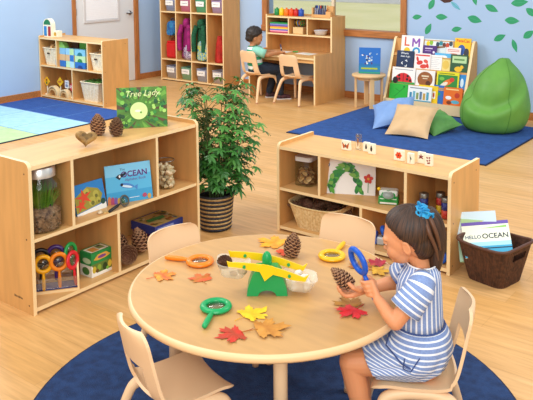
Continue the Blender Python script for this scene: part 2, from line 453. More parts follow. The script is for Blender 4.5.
# stool
s = thing('wooden_stool', 'round wooden stool holding a blue book beside the rack', 'stool', (-4.43, 7.72, 0))
ST = mat('stool_wood', '#e6bf8a', .45, var=.08, scale=4, stretch=(1, 5, 1))
b = MB(); b.lathe([(0, .372), (.19, .372), (.2, .378), (.2, .397), (.195, .402), (0, .402)], ST, 40); b.build('seat', s)
for (x, y) in ((-.125, -.09), (.105, -.11), (.12, .1), (-.1, .12)):
    b = MB(); b.box(x-.028, x+.028, y-.013, y+.013, 0, .372, ST, .004, T(x, y, 0) @ RZ(math.atan2(y, x)+PI/2) @ T(-x, -y, 0)); b.build('leg', s)
b = MB(); b.lathe([(.1, .335), (.135, .335), (.135, .372), (.1, .372)], ST, 24, smooth=False); b.build('apron', s)

# round table
TC = (-1.705, 2.208); TR, TZ = .534, .52
t = thing('round_table', 'round light-wood activity table with a cream edge', 'table', (TC[0], TC[1], 0))
TTOP = mat('table_laminate', '#c99b61', .32, var=.05, scale=3.5, stretch=(2, 9, 1))
b = MB(); b.lathe([(0, TZ-.03), (TR-.02, TZ-.03)], TTOP, 96, smooth=False)
b.lathe([(TR-.012, TZ), (0, TZ)], TTOP, 96, smooth=False); b.build('tabletop', t)
b = MB(); b.lathe([(TR-.02, TZ-.03), (TR-.006, TZ-.028), (TR, TZ-.02), (TR, TZ-.009), (TR-.004, TZ-.002), (TR-.012, TZ)], mat('table_edging', '#edc896', .38), 96); b.build('edge_band', t)
for a in (-45, 45, 135, 225):
    x, y = .36*math.cos(R(a-1)), .36*math.sin(R(a-1))
    b = MB(); b.lathe([(.02, .0), (.022, .012), (.022, .03), (.0245, .03), (.0245, TZ-.03)], TUBE, 20, T(x, y, .012))
    lg = b.build('leg', t); lg.scale = (1, 1, (TZ-.042)/(TZ-.03))
    b = MB(); u = Vector((x, y, 0)).normalized(); w = Vector((-u.y, u.x, 0))
    for sg in (-1, 1): b.tube([Vector((x, y, TZ-.10))+w*.02*sg, Vector((x, y, TZ-.032))+w*.06*sg], .005, TUBE, 6)
    b.build('leg_bracket', t)
# ------------------------------------------------------------------ chairs (face local +x, seat 0.30 m)
def make_chair(label, sz=1.0):
    c = thing('child_chair', label, 'chair', (0, 0, 0), 0, 'molded cream child chairs')
    prof = smooth_path([(.150, 0, .284), (.142, 0, .297), (.10, 0, .303), (.02, 0, .297), (-.07, 0, .298), (-.118, 0, .312), (-.140, 0, .345), (-.155, 0, .40), (-.172, 0, .48), (-.186, 0, .545), (-.189, 0, .567)], 4)
    n = len(prof); L = [0]
    for i in range(1, n): L.append(L[-1]+(prof[i]-prof[i-1]).length)
    tot = L[-1]
    def half(v):
        s = v*tot
        base = .146 if s < .26 else .146-(.146-.132)*min(1, (s-.26)/.2)
        for (e, r) in ((s, .035), (tot-s, .05)):
            if e < r: base -= r-math.sqrt(max(0, r*r-(r-e)**2))
        return base
    NU = 14
    def surf(lo, hi, name, hole):
        P = []; Q = []
        for i in range(n):
            t = (prof[min(i+1, n-1)]-prof[max(i-1, 0)]).normalized(); nr = Vector((0, 1, 0)).cross(t)   # towards sitter
            if nr.z < 0 and i < n/2: nr = -nr
            v = L[i]/tot; w = half(v)
            rp = []; rq = []
            for j in range(NU+1):
                u = -1+2*j/NU
                curl = (.012*u*u if v < .5 else .022*u*u)
                p = prof[i]+Vector((0, u*w, 0))+nr*curl
                rp.append(p); rq.append(p-nr*.011)
            P.append(rp); Q.append(rq)
        def solid(i, j):
            if not (lo <= i < hi) or not 0 <= j < NU: return False
            s = L[i]
            if hole and .295 < s < .405 and 3 <= j < NU-3: return False
            return True
        b = MB(); idx = {}
        vs = []
        def vid(k, i, j):
            if (k, i, j) not in idx:
                idx[(k, i, j)] = len(vs); vs.append((P if k == 0 else Q)[i][j])
            return idx[(k, i, j)]
        fs = []; es = []
        for i in range(lo, hi):
            for j in range(NU):
                if not solid(i, j): continue
                fs.append([vid(0, i, j), vid(0, i+1, j), vid(0, i+1, j+1), vid(0, i, j+1)][::-1])
                fs.append([vid(1, i, j), vid(1, i, j+1), vid(1, i+1, j+1), vid(1, i+1, j)][::-1])
                for (di, dj, a, e) in ((-1, 0, (i, j), (i, j+1)), (1, 0, (i+1, j+1), (i+1, j)), (0, -1, (i+1, j), (i, j)), (0, 1, (i, j+1), (i+1, j+1))):
                    if not solid(i+di, j+dj): es.append([vid(0, *a), vid(0, *e), vid(1, *e), vid(1, *a)])
        b.add(vs, fs, PLAST, True); b.add(vs, es, PLAST, False)
        return b.build(name, c)
    cut = next(i for i in range(n) if L[i] > .29)
    surf(0, cut, 'seat', False); surf(cut, n-1, 'backrest', True)
    for sg in (-1, 1):
        for (nm, pts) in (('leg', [(-.195, .185, .012), (-.165, .166, .12), (-.125, .142, .235), (-.10, .132, .266), (-.05, .128, .279), (0, .127, .281)]),
                          ('leg', [(.18, .185, .012), (.158, .166, .12), (.128, .142, .235), (.105, .132, .266), (.05, .128, .279), (0, .127, .281)])):
            b = MB(); pp = smooth_path([(x, y*sg, z) for x, y, z in pts], 5); m = len(pp)
            b.tube(pp, [.0135+.0075*min(1, i/(m*.6)) for i in range(m)], PLAST, 10)
            lg = b.build(nm, c)
            b = MB(); x, y, z = pts[0]; b.lathe([(0, 0), (.013, 0), (.0145, .004), (.014, .016), (0, .016)], mat('foot_cap', '#b98c6a', .5), 12, T(x*1.005, y*sg, 0)); b.build('foot_cap', lg)
    return c
chair0 = make_chair('cream chair nearest the bottom left, its pierced back turned to the viewer')
ROT = lambda fx, fy: math.atan2(fy, fx)
def put(o, x, y, fx, fy, z=.0, s=1.):
    o.location = (x, y, z); o.rotation_euler = (0, 0, ROT(fx, fy)); o.scale = (s, s, s)
put(chair0, -1.775, 1.775, .33, .944, .012, .97)
cB = dup(chair0, 'empty cream chair between the round table and the left shelf'); put(cB, -2.155, 2.275, .97, -.22, .012, 1.0)
cC = dup(chair0, 'empty cream chair behind the round table, in front of the woven basket'); put(cC, -1.72, 2.665, .06, -1, .012, 1.04)
GX, GY, GF = -1.14, 2.335, Vector((-.86, -.51, 0))
cG = dup(chair0, 'cream chair the girl sits on at the round table'); put(cG, GX, GY, GF.x, GF.y, .012)
cD = dup(chair0, 'cream chair the boy sits on at the writing desk'); put(cD, -5.80, 7.36, .2, .98, 0, 1.12)
cE = dup(chair0, 'empty cream chair tucked under the writing desk'); put(cE, -5.29, 7.47, .08, 1, 0, 1.08)
# ------------------------------------------------------------------ kits shared by several things
def glass(name, tint='#ffffff', ior=1.45, thin=.06):
    if name in MATS: return MATS[name]
    m = bpy.data.materials.new(name); m.use_nodes = True; nt = m.node_tree
    for n in list(nt.nodes): nt.nodes.remove(n)
    o = nt.nodes.new('ShaderNodeOutputMaterial'); t = nt.nodes.new('ShaderNodeBsdfTransparent'); g = nt.nodes.new('ShaderNodeBsdfGlossy'); x = nt.nodes.new('ShaderNodeMixShader'); w = nt.nodes.new('ShaderNodeLayerWeight')
    ra = nt.nodes.new('ShaderNodeMath'); ra.operation = 'MULTIPLY_ADD'; ra.inputs[1].default_value = .5; ra.inputs[2].default_value = thin
    t.inputs[0].default_value = lin(tint); g.inputs['Roughness'].default_value = .06; w.inputs['Blend'].default_value = .18
    L = nt.links; L.new(w.outputs['Facing'], ra.inputs[0]); L.new(ra.outputs[0], x.inputs[0]); L.new(t.outputs[0], x.inputs[1]); L.new(g.outputs[0], x.inputs[2]); L.new(x.outputs[0], o.inputs[0])
    MATS[name] = m; return m
CLEAR = glass('clear_glass', '#f4f8f4', thin=.03); ACRYL = glass('clear_plastic', '#f6f5f0', thin=.10); LENS = glass('lens_glass', '#eef2ee', thin=.05)

class Art:
    def __init__(s, mb, M, step=.00012): s.b = mb; s.M = M; s.z = .0002; s.st = step
    def poly(s, pts, c, **k):
        s.b.add([(p[0], p[1], s.z) for p in pts], [list(range(len(pts)))], hexm(c, k.get('rough', .45)), False, s.M); s.z += s.st
    def rect(s, x0, y0, x1, y1, c): s.poly([(x0, y0), (x1, y0), (x1, y1), (x0, y1)], c)
    def ell(s, cx, cy, rx, ry, c, rot=0, n=18, a0=0., a1=2*PI):
        q = []
        for (x, y) in circ(1, n, a0=a0, a1=a1):
            x *= rx; y *= ry; q.append((cx+x*math.cos(rot)-y*math.sin(rot), cy+x*math.sin(rot)+y*math.cos(rot)))
        s.poly(q, c)
    def text(s, t, x, y, size, c, bold=0., rot=0., shear=0.):
        s.b.text(t, size, hexm(c), s.M @ T(x, y, s.z) @ RZ(rot), ext=0., bold=bold, shear=shear); s.z += s.st
    def line(s, pts, w, c):
        for i in range(len(pts)-1):
            a = Vector(pts[i]+(0,)); b = Vector(pts[i+1]+(0,)); d = (b-a).normalized(); n = Vector((-d.y, d.x, 0))*w/2
            s.poly([tuple((a+n).xy), tuple((a-n).xy), tuple((b-n).xy), tuple((b+n).xy)], c)

def book(name, label, w, h, t, cover, art, loc, rz, tilt=0., cat='book', group=None, board=.002, back=None, roll=0.):
    s = thing(name, label, cat, loc, rot=(RZ(rz) @ RX(-tilt) @ RY(-roll)).to_euler(), group=group)
    C = hexm(cover)
    b = MB(); b.box(-w/2, w/2, 0, board, 0, h, C); b.box(-w/2, w/2, t-board, t, 0, h, hexm(back) if back else C); b.box(-w/2, -w/2+board, board, t-board, 0, h, C)
    if art: art(Art(b, T(0, 0, 0) @ UP), w, h)
    b.build('cover', s)
    b = MB(); b.box(-w/2+board, w/2-.004, board, t-board, .003, h-.003, WHITE); b.build('pages', s)
    return s

# pine cones
CONE1 = mat('cone_scale', '#80503a', .7, c2='#573426', scale=30); CONE2 = mat('cone_tip', '#c49a74', .7, c2='#9a6f52', scale=40)
def cone_mesh(name, H, W, n=95, tip=.35, seed=1, tipmat=None):
    rnd = random.Random(seed); b = MB()
    pr = lambda t: W/2*(.35+.65*math.sin(PI*min(1, (t*.8+.2))))*(1-.55*t**3)
    b.lathe([(0, .02*H)]+[(pr(i/10)*.62, H*(.03+.9*i/10)) for i in range(11)]+[(0, .97*H)], CONE1, 12)
    for i in range(n):
        t = (i+.5)/n; a = i*2.39996; r = pr(t); z = H*(.03+.92*t)
        wd = W*.17*(1.05-.5*t); up = .35+1.1*t
        ln = r*.55
        ca, sa = math.cos(a), math.sin(a)
        def P(rr, tt, zz): return (rr*ca-tt*sa, rr*sa+tt*ca, zz)
        z0 = z; r0 = r*.5; z1 = z+ln*up*.6; r1 = r*.93; z2 = z+ln*up; r2 = r*1.06+rnd.uniform(-.03, .03)*r
        th = H*.022
        vs = [P(r0, -wd*.4, z0), P(r0, wd*.4, z0), P(r1, -wd, z1), P(r1, wd, z1), P(r2, 0, z2+th*.4), P(r1, -wd*.9, z1-th), P(r1, wd*.9, z1-th), P(r2, 0, z2-th), P(r0, 0, z0-th)]
        b.add(vs, [[0, 2, 3, 1], [8, 6, 5]], CONE1)
        b.add(vs, [[2, 4, 3], [2, 5, 7, 4], [4, 7, 6, 3], [5, 6, 7]], tipmat or CONE2)
    return b
cone_proto = {}
def pine_cone(label, H, W, loc, rot=(0, 0, 0), seed=1, group='pine cones', n=95, tipmat=None):
    key = (round(H/W, 1), seed, n, tipmat)
    if key not in cone_proto:
        o = cone_mesh('pine_cone', 1., W/H, n, seed=seed, tipmat=tipmat).build('pine_cone'); cone_proto[key] = o
    else:
        o = cone_proto[key].copy(); COL.objects.link(o)
    o.scale = (H, H, H); o.location = loc; o.rotation_euler = rot
    return tag(o, label, 'pine cone', group)

# plastic magnifiers, ring centre at origin, handle along -x, lying in xy
def magnifier(label, colour, loc, M, s=1., lens=True, group='plastic magnifiers'):
    m = hexm(colour, .3)
    r = thing('magnifier', label, 'magnifying glass', loc, rot=M.to_euler(), group=group)
    b = MB(); b.torus((0, 0, 0), .0455*s, .0125*s, m, 36, 10, rz=.0105*s); b.build('rim', r)
    b = MB(); p = smooth_path([(-.052*s, 0, 0), (-.066*s, 0, 0), (-.08*s, 0, 0), (-.12*s, 0, 0), (-.148*s, 0, 0), (-.156*s, 0, 0)], 3)
    rr = [ .0075, .0075, .0075, .008, .0085, .009, .010, .0105, .0108, .0108, .0105, .010, .0095, .0085, .006, .002]
    b.tube(p, [q*s for q in rr[:len(p)]], m, 12); b.build('handle', r)
    if lens:
        b = MB(); b.lathe([(0, -.002*s), (.04*s, -.001*s), (.04*s, .001*s), (0, .002*s)], LENS, 24); b.build('lens', r)
    return r

# woven or plastic basket: rounded rectangle tapering to its foot
def basket(name, label, w, d, h, taper, m, rimm, loc, rz, ribs=48, holes=True, r=.03, group=None, cat='basket', rise=0., bands=6, band_amp=.0, holemat=None, rt=.006):
    s = thing(name, label, cat, loc, rz, group)
    N = 8*ribs//4
    def loop(k, off):
        ww, dd = w*(taper+(1-taper)*k)+2*off, d*(taper+(1-taper)*k)+2*off
        q = rrect(ww, dd, r, 4)
        # resample uniformly
        seg = [math.dist(q[i], q[(i+1) % len(q)]) for i in range(len(q))]; tot = sum(seg); out = []
        for j in range(N):
            t = tot*j/N; i = 0
            while t > seg[i]: t -= seg[i]; i += 1
            a, c = q[i], q[(i+1) % len(q)]; f = t/seg[i]
            out.append((a[0]+(c[0]-a[0])*f, a[1]+(c[1]-a[1])*f))
        return out
    K = 12; vs = []; idx = []
    for k in range(K+1):
        for side in (0, 1):
            lp = loop(k/K, 0 if side == 0 else -.005); row = []
            for j, (x, y) in enumerate(lp):
                e = .0022*((j % 2)*2-1) if side == 0 else 0
                e += band_amp*math.sin(k*PI+j*PI) if side == 0 else 0
                l = math.hypot(x, y); zz = h*k/K*(1+rise*((abs(x)/(w/2))**2)*(k/K))
                row.append(len(vs)); vs.append((x+e*x/l, y+e*y/l, zz+.004))
            idx.append(row)
    fs = []
    def hole(k, j):
        if not holes: return False
        x, y, z = vs[idx[2*k][j]]
        return abs(x) > abs(y)*w/d*1.0 and abs(y) < d*.2 and 8 <= k < 10 and abs(x) > w*.3
    for k in range(K):
        for j in range(N):
            if hole(k, j): continue
            a = idx[2*k]; c = idx[2*k+2]; ai = idx[2*k+1]; ci = idx[2*k+3]; j2 = (j+1) % N
            fs.append([a[j], a[j2], c[j2], c[j]]); fs.append([ai[j], ci[j], ci[j2], ai[j2]])
    b = MB(); b.add(vs, fs, m, False); bt = loop(0, 0)
    b.prism(bt, .006, m); b.build('body', s)
    b = MB(); lp = loop(1, .002)
    pts = [(x, y, h*(1+rise*((abs(x)/(w/2))**2))+.004) for x, y in lp]; pts.append(pts[0]); pts.append(pts[1])
    b.tube(pts, rt, rimm, 6, cap=False); b.build('rim', s)
    return s

# maple leaves, curled a little
def maple(label, size, loc, rz, c, c2, seed=1, tiltx=0., tilty=0.):
    rnd = random.Random(seed); b = MB()
    lobes = [(90, 1.), (38, .9), (142, .9), (-12, .62), (192, .62)]
    pts = []
    angs = [(-70, .3)]
    size *= 1.32; order = [(-12, .72), (38, .95), (90, 1.05), (142, .95), (192, .72)]
    out = [(-86, .28)]
    for i, (a, L) in enumerate(order):
        out += [(a-20, L*.62), (a-15, L*.84), (a-8, L*.80), (a, L), (a+8, L*.80), (a+15, L*.84), (a+20, L*.62)]
        if i < 4: out.append((a+25 if i in (0, 3) else a+26, .50))
    out.append((266, .28))
    vs = [(0, 0, .006)]
    for (a, L) in out:
        L *= size/2*.92*rnd.uniform(.9, 1.08); t = R(a+rnd.uniform(-3, 3)); vs.append((L*math.cos(t), L*math.sin(t)-size*.05, .0015+abs(rnd.gauss(0, 1))*.0045*(L/(size/2))))
    n = len(out)
    b.add(vs, [[0, i, i % n+1] for i in range(1, n+1)], mat('leaf_'+c[1:]+c2[1:], c, .6, c2=c2, scale=22), True)
    o = b.build('maple_leaf', None, loc, (Matrix.Rotation(rz, 3, 'Z') @ Matrix.Rotation(tiltx, 3, 'X') @ Matrix.Rotation(tilty, 3, 'Y')).to_euler())
    b2 = MB(); b2.tube([(0, -size*.14, .004), (size*.02, -size*.32, .003), (size*.04, -size*.42, .004)], .0012, hexm(c2), 5); b2.build('stem', o)
    return tag(o, label, 'leaf', 'maple leaves on the table')

def shell_mesh(name='seashell', s=.02):
    b = MB(); b.lathe([(0, 0), (s*.5, s*.1), (s*.62, s*.3), (s*.4, s*.6), (s*.25, s*.85), (0, s*1.25)], mat('shell', '#ead9b8', .5, c2='#d2b58c', scale=60), 9); return b.build(name)
def jar(name, label, r, h, loc, lid_r, lid_h, lidm, neck=.8, squeeze=1., cat='jar', square=False, lid=True, group=None):
    s = thing(name, label, cat, loc, 0, group)
    b = MB(); hb = h-(lid_h if lid else 0)
    pr = [(0, .004), (r*.93, .004), (r, .012), (r, hb*.78), (r*.97, hb*.86), (r*neck, hb*.97), (r*neck, hb)]
    b.lathe(pr, CLEAR, 32 if not square else 4, RZ(PI/4) if square else None, smooth=not square); b.build('glass_body', s)
    if lid:
        b = MB(); b.lathe([(lid_r, hb-.004), (lid_r, hb+lid_h-.006), (lid_r-.006, hb+lid_h), (0, hb+lid_h)], lidm, 32 if not square else 4, RZ(PI/4) if square else None, smooth=not square)
        b.lathe([(0, hb-.004), (lid_r, hb-.004)], lidm, 32, smooth=False); b.build('lid', s)
    return s
# ------------------------------------------------------------------ things on the long left shelf
ZM, ZB, ZT = LM+.0005, .0345, LH-.0215
PEB = mat('pebble', '#a07c60', .7, c2='#5a4032', scale=45); MOSS = mat('blade_green', '#93bb3a', .5, c2='#5f9426', scale=20)
jar('glass_jar', 'large glass jar with a steel lid, planted with green blades over pebbles', .104, .335, (-3.24, 2.275, ZM), .08, .052, mat('jar_steel', '#dcdcd8', .3, .75), neck=.74)
b = MB(); rnd = random.Random(3)
b.lathe([(0, .008), (.094, .008), (.096, .10), (.07, .118), (0, .122)], PEB, 24)
for i in range(420):
    a = rnd.uniform(0, 2*PI); z = rnd.uniform(.012, .125); rr = .094 if z < .1 else rnd.uniform(0, .08)
    q = rnd.uniform(.005, .0095)
    b.sphere((rr*math.cos(a), rr*math.sin(a), z), (q, q, q*.7), PEB if rnd.random() < .7 else hexm(rnd.choice(['#a58468', '#6a4f3d', '#8f7a66', '#3a2d26']), .8), 6, 4)
tag(b.build('pebbles', None, (-3.24, 2.275, ZM)), 'brown pebbles filling the lower half of the large glass jar', 'pebbles', kind='stuff')
b = MB()
for i in range(170):
    a = rnd.uniform(0, 2*PI); r0 = .06*math.sqrt(rnd.random()); x, y = r0*math.cos(a), r0*math.sin(a); hh = rnd.uniform(.07, .155); dx, dy = x*.5+rnd.gauss(0, .012), y*.5+rnd.gauss(0, .012)
    w = .0028
    vs = [(x-w, y, .115), (x+w, y, .115), (x+dx*.5+w, y+dy*.5, .115+hh*.6), (x+dx*.5-w, y+dy*.5, .115+hh*.6), (x+dx, y+dy, .115+hh)]
    b.add(vs, [[0, 1, 2, 3], [3, 2, 4]], MOSS)
tag(b.build('grass', None, (-3.24, 2.275, ZM)), 'green grass blades growing inside the large glass jar', 'grass', kind='stuff')

def art_star(a, w, h):
    a.poly([(-w/2, 0), (w/2, 0), (w/2, h*.2), (-w/2, h*.06)], '#f0f0ea')
    a.poly([(-w*.5, h*.08), (-w*.2, h*.12), (w*.3, h*.2), (w*.42, h*.5), (w*.3, h*.72), (-.05*w, h*.86), (-w*.3, h*.72), (-w*.5, h*.6)], '#9c9238')
    for (x, y, r) in ((.2, .55, .1), (.05, .35, .12), (-.1, .7, .1), (.25, .35, .07)): a.ell(x*w, y*h, r*w, r*w, '#b7ad4a'); a.ell(x*w+.01*w, y*h-.01, r*w*.5, r*w*.5, '#6f6c2c')
    for (cx, cy, s) in ((-.2, .55, .3), (-.33, .3, .22)):
        q = []
        for i in range(10):
            r = s*w*(1 if i % 2 == 0 else .33); t = R(100+36*i); q.append((cx*w+r*math.cos(t), cy*h+r*.8*math.sin(t)))
        a.poly(q, '#d8492a')
    a.ell(w*.4, h*.25, w*.08, h*.1, '#274a3c')
book('picture_book', 'blue picture book with orange starfish on its cover, right of the grass jar', .205, .165, .012, '#2a7fc4', art_star, (-3.222, 2.595, ZM), R(90), .22)
def art_ocean(a, w, h):
    a.rect(-w/2, 0, w/2, h*.3, '#3f9fd0'); a.rect(-w/2, h*.7, w/2, h, '#7cc4e6')
    a.text('The', -.12*w, h*.86, .02, '#274a6a', .0); a.text('OCEAN', .13*w, h*.72, .046, '#5a2a78', .0012)
    a.text('Alphabet Book', .15*w, h*.58, .021, '#6a3f8a')
    a.poly([(-.28*w, h*.68), (-.22*w, h*.74), (-.1*w, h*.76), (-.05*w, h*.8), (-.06*w, h*.72), (-.16*w, h*.66), (-.2*w, h*.6)], '#182030'); a.ell(-.19*w, h*.69, .02*w, .008, '#f0f0f0')
    a.ell(-.05*w, h*.43, w*.16, h*.065, '#4a86c8', -.25); a.ell(-.05*w, h*.41, w*.12, h*.03, '#cfe6f2', -.25); a.poly([(.1*w, h*.38), (.19*w, h*.43), (.17*w, h*.28)], '#4a86c8'); a.ell(-.16*w, h*.47, .008, .008, '#182030')
    for i, c in enumerate(('#c8794a', '#b24a6a', '#7a5aa0', '#c8a04a', '#3f7a5a')): a.ell((-.45+.07*i)*w, h*.05, w*.045, h*(.16-.02*i), c)
    a.text('Jerry', .1*w, h*.12, .012, '#e8f2f8') if False else a.rect(-.02*w, h*.1, .2*w, h*.115, '#dcecf4')
    a.ell(.32*w, h*.12, .05*w, .012, '#b24a6a'); a.ell(.42*w, h*.08, .04*w, .015, '#c8a04a')
book('ocean_book', 'light blue hardcover titled The Ocean Alphabet Book, facing out in the left shelf', .272, .218, .012, '#58b4de', art_ocean, (-3.185, 2.84, ZM), math.atan2(.256, .108), .2)
# small black magnifier leaning on the ocean book
BLK = hexm('#1c1c1e', .35)
m = thing('hand_lens', 'small black-handled magnifying glass leaning on the ocean book', 'magnifying glass', (-3.148, 2.762, ZM+.034), rot=(RZ(R(90)) @ RX(R(70)) @ RZ(R(14))).to_euler())
b = MB(); b.torus((0, 0, 0), .029, .0045, hexm('#5a564e', .3), 28, 8); b.build('rim', m)
b = MB(); b.tube([(-.032, 0, 0), (-.045, 0, 0), (-.06, 0, 0), (-.12, 0, 0), (-.13, 0, 0)], [.004, .005, .009, .009, .006], BLK, 10); b.build('handle', m)
b = MB(); b.lathe([(0, -.002), (.026, 0), (0, .002)], LENS, 20); b.build('lens', m)
for i, (x, y, lab) in enumerate(((-3.168, 2.60, 'small pale seashell lying on the left shelf board'), (-3.155, 2.632, 'small pale starfish lying next to the seashell'))):
    b = MB()
    if i == 0: b.lathe([(0, 0), (.014, .002), (.017, .008), (.008, .016), (0, .018)], mat('shell', '#ead9b8', .5, c2='#d2b58c', scale=60), 10); o = b.build('seashell', None, (x, y, ZM)); tag(o, lab, 'seashell')
    else:
        q = []
        for k in range(10): r = .024 if k % 2 == 0 else .009; q.append((r*math.cos(R(36*k)), r*math.sin(R(36*k))))
        b.prism(q, .007, mat('starfish', '#d9b676', .7)); tag(b.build('starfish', None, (x, y, ZM)), lab, 'starfish')
# jar of shells
s = jar('shell_jar', 'open clear jar full of pale seashells at the right end of the left shelf', .054, .178, (-3.215, 3.155, ZM), .05, .01, None, neck=.93, lid=False)
b = MB(); b.torus((0, 0, .172), .052, .0025, mat('wire', '#8d8d8a', .3, .9), 28, 6); b.build('wire_clip', s)
rnd = random.Random(5); sm = shell_mesh('seashell', .03); first = True
for k in range(7):
    for j in range(6):
        a = 2*PI*j/6+k*.5; r = .035
        o = sm if first else sm.copy()
        if not first: COL.objects.link(o)
        first = False
        o.location = (-3.215+r*math.cos(a), 3.155+r*math.sin(a), ZM+.02+.0185*k); o.rotation_euler = (rnd.uniform(0, 6), rnd.uniform(0, 6), rnd.uniform(0, 6)); q = rnd.uniform(.8, 1.05); o.scale = (q, q, q)
        tag(o, 'pale spiral seashell among others in the clear jar', 'seashell', 'seashells in the clear jar')
# magnifier rack with six magnifiers
MR = thing('magnifier_stand', 'wooden stand with a blue floor holding six bright magnifiers', 'stand', (-3.19, 2.318, ZB), math.atan2(.174, .128))
sw, sd = .232, .115
for x in (-sw/2, sw/2-.01):
    b = MB(); b.prism([(0, 0), (sd, 0), (sd, .15), (sd*.55, .15), (0, .075)], .01, WOODV, T(x, 0, 0) @ YZ, edge=WEDGE); b.build('side_panel', MR)
b = MB(); b.box(-sw/2+.01, sw/2-.01, .0, .010, .0, .015, WOOD, front=WEDGE); b.build('front_rail', MR)
b = MB(); b.box(-sw/2+.01, sw/2-.01, .012, sd, .0, .012, hexm('#2a4fb0', .6)); b.build('floor_pad', MR)
b = MB(); b.box(-sw/2+.01, sw/2-.01, .005, .009, .024, .078, ACRYL); b.build('front_pane', MR)
b = MB(); b.box(-sw/2+.01, sw/2-.01, sd-.006, sd, .012, .12, ACRYL); b.build('back_pane', MR)
MW = MR.matrix_basis.copy(); MW = T(*MR.location) @ RZ(MR.rotation_euler.z)
for (x, y, z, c, turn, lab) in ((-.064, .034, .150, '#f2b211', 0, 'yellow'), (.016, .034, .155, '#f08a14', 5, 'orange'), (.086, .034, .155, '#dc2430', 52, 'red'), (-.076, .080, .170, '#17181f', 0, 'black'), (.002, .080, .180, '#43256e', -5, 'purple'), (.078, .080, .185, '#159a48', 50, 'green')):
    p = MW @ Vector((x, y, z))
    mm = RZ(MR.rotation_euler.z+R(turn)) @ RX(R(82)) @ RZ(PI/2) 
    magnifier(lab+' magnifier standing in the %s row of the wooden stand' % ('front' if y < .05 else 'back'), c, p, mm, .88 if y < .05 else .88)
# green activity box
bx = thing('activity_box', 'green and white printed cardboard box beside the magnifier stand', 'box', (-3.235, 2.62, ZB), R(91))
b = MB(); w, d_, h = .15, .095, .135
b.box(-w/2, w/2, -d_/2, d_/2, 0, h, hexm('#1e8a45'))
a = Art(b, T(0, -d_/2, 0) @ UP); a.rect(-w/2, 0, w/2, .018, '#f2f2ea'); a.rect(-w/2, .018, w/2, .072, '#5f7a34'); a.poly([(-w/2, 0), (-w/2+.05, 0), (-w/2, .07)], '#f2f2ea')
for (x, y, rx, ry, c) in ((-.055, .04, .014, .02, '#c8b03a'), (-.02, .045, .014, .018, '#8aa83a'), (.02, .04, .016, .022, '#26401c'), (.055, .045, .014, .02, '#d9c24a'), (-.035, .03, .012, .01, '#6a4a22'), (.038, .025, .01, .01, '#7ac04a')): a.ell(x, y, rx, ry, c)
a.poly([(-.06, .095), (-.03, .12), (.03, .122), (.062, .1), (.03, .09), (-.03, .088)], '#d9a648'); a.ell(0, .104, .03, .009, '#7a3f86')
a = Art(b, T(-w/2, 0, 0) @ RZ(-PI/2) @ UP); a.rect(-d_/2, 0, d_/2, .065, '#e8eee4'); a.ell(0, .03, .03, .022, '#3f7a3a'); a.ell(.01, .09, .035, .016, '#bcd9b0')
a = Art(b, T(0, 0, h)); a.rect(-w*.42, -d_*.38, w*.42, d_*.38, '#e6e2d0'); a.rect(-.05, -.03, .0, .025, '#c88a3a'); a.rect(.005, -.02, .05, .03, '#7a8a4a'); a.ell(.03, .02, .012, .01, '#3a3226')
b.build('printed_carton', bx)
# pine cones at the floor of the shelf
pine_cone('pine cone lying lowest of three beside the boxed games', .15, .108, (-3.195, 2.825, ZB+.054), (R(78), 0, R(45)), 1)
pine_cone('pine cone standing behind two others beside the boxed games', .15, .11, (-3.30, 2.86, ZB), (R(8), R(-6), 0), 2)
pine_cone('pine cone leaning on the boxed games', .15, .105, (-3.215, 2.955, ZB+.014), (R(-10), R(-14), 1.), 3)
# boxed games
def game(name, label, w, d, h, side, top, loc, rz):
    s = thing(name, label, 'game box', loc, rz)
    b = MB(); b.box(-w/2, w/2, -d/2, d/2, 0, h, hexm(side))
    a = Art(b, T(0, 0, h))
    a.rect(-w*.47, -d*.46, w*.47, d*.46, top); rr = random.Random(9)
    for i in range(46): a.ell(rr.uniform(-.4, .4)*w, rr.uniform(-.38, .38)*d, rr.uniform(.008, .026), rr.uniform(.006, .014), rr.choice(['#6e5a2a', '#8a7430', '#54662a', '#a0562a', '#3f5a66', '#b08a4a', '#cabd90']), rr.uniform(0, 3), 10)
    a.poly([(-.10, -.02), (.03, -.03), (.05, .012), (-.09, .022)], '#2f7a3f')
    a = Art(b, T(0, -d/2, 0) @ UP); a.rect(-w*.42, h*.25, w*.1, h*.75, '#8a9ad0')
    b.build('printed_lid', s)
    return s
game('board_game', 'purple boxed game lying under the blue-edged game', .25, .2, .058, '#5f2a66', '#5f2a66', (-3.365, 3.225, ZB), R(93))
game('board_game', 'blue-edged boxed game with a brown nature picture, topmost in the left shelf', .265, .215, .052, '#2d3f8e', '#b39a5e', (-3.36, 3.222, ZB+.0585), R(90))
# on top
pine_cone('larger open pine cone on top of the left shelf, left one', .128, .092, (-3.39, 2.79, ZT), (R(3), R(2), 0), 4)
pine_cone('smaller dark pine cone on top of the left shelf, left of the tree book', .112, .086, (-3.285, 2.832, ZT), (R(-4), 0, 0), 5, tipmat=mat('cone_tip_dark', '#8a6a4c', .7, c2='#664a36', scale=40))
b = MB(); POD = mat('pod', '#b08a4e', .55, c2='#7a5a2c', scale=30)
pr = []
for i in range(40):
    t = 2*PI*i/40; pr.append((.048*1.25*(math.sin(t)**3), .045*(13*math.cos(t)-5*math.cos(2*t)-2*math.cos(3*t)-math.cos(4*t))/15))
lay = [(-.019, .55), (-.016, .8), (-.008, .97), (0, 1.), (.008, .97), (.016, .8), (.019, .55)]
vs = []; fs = []
for (zz, k) in lay: vs += [(x*k, y*k, zz) for x, y in pr]
for i in range(len(lay)-1):
    for j in range(40): fs.append([i*40+j, i*40+(j+1) % 40, (i+1)*40+(j+1) % 40, (i+1)*40+j])
fs.append(list(range(40))[::-1]); fs.append([len(vs)-40+j for j in range(40)])
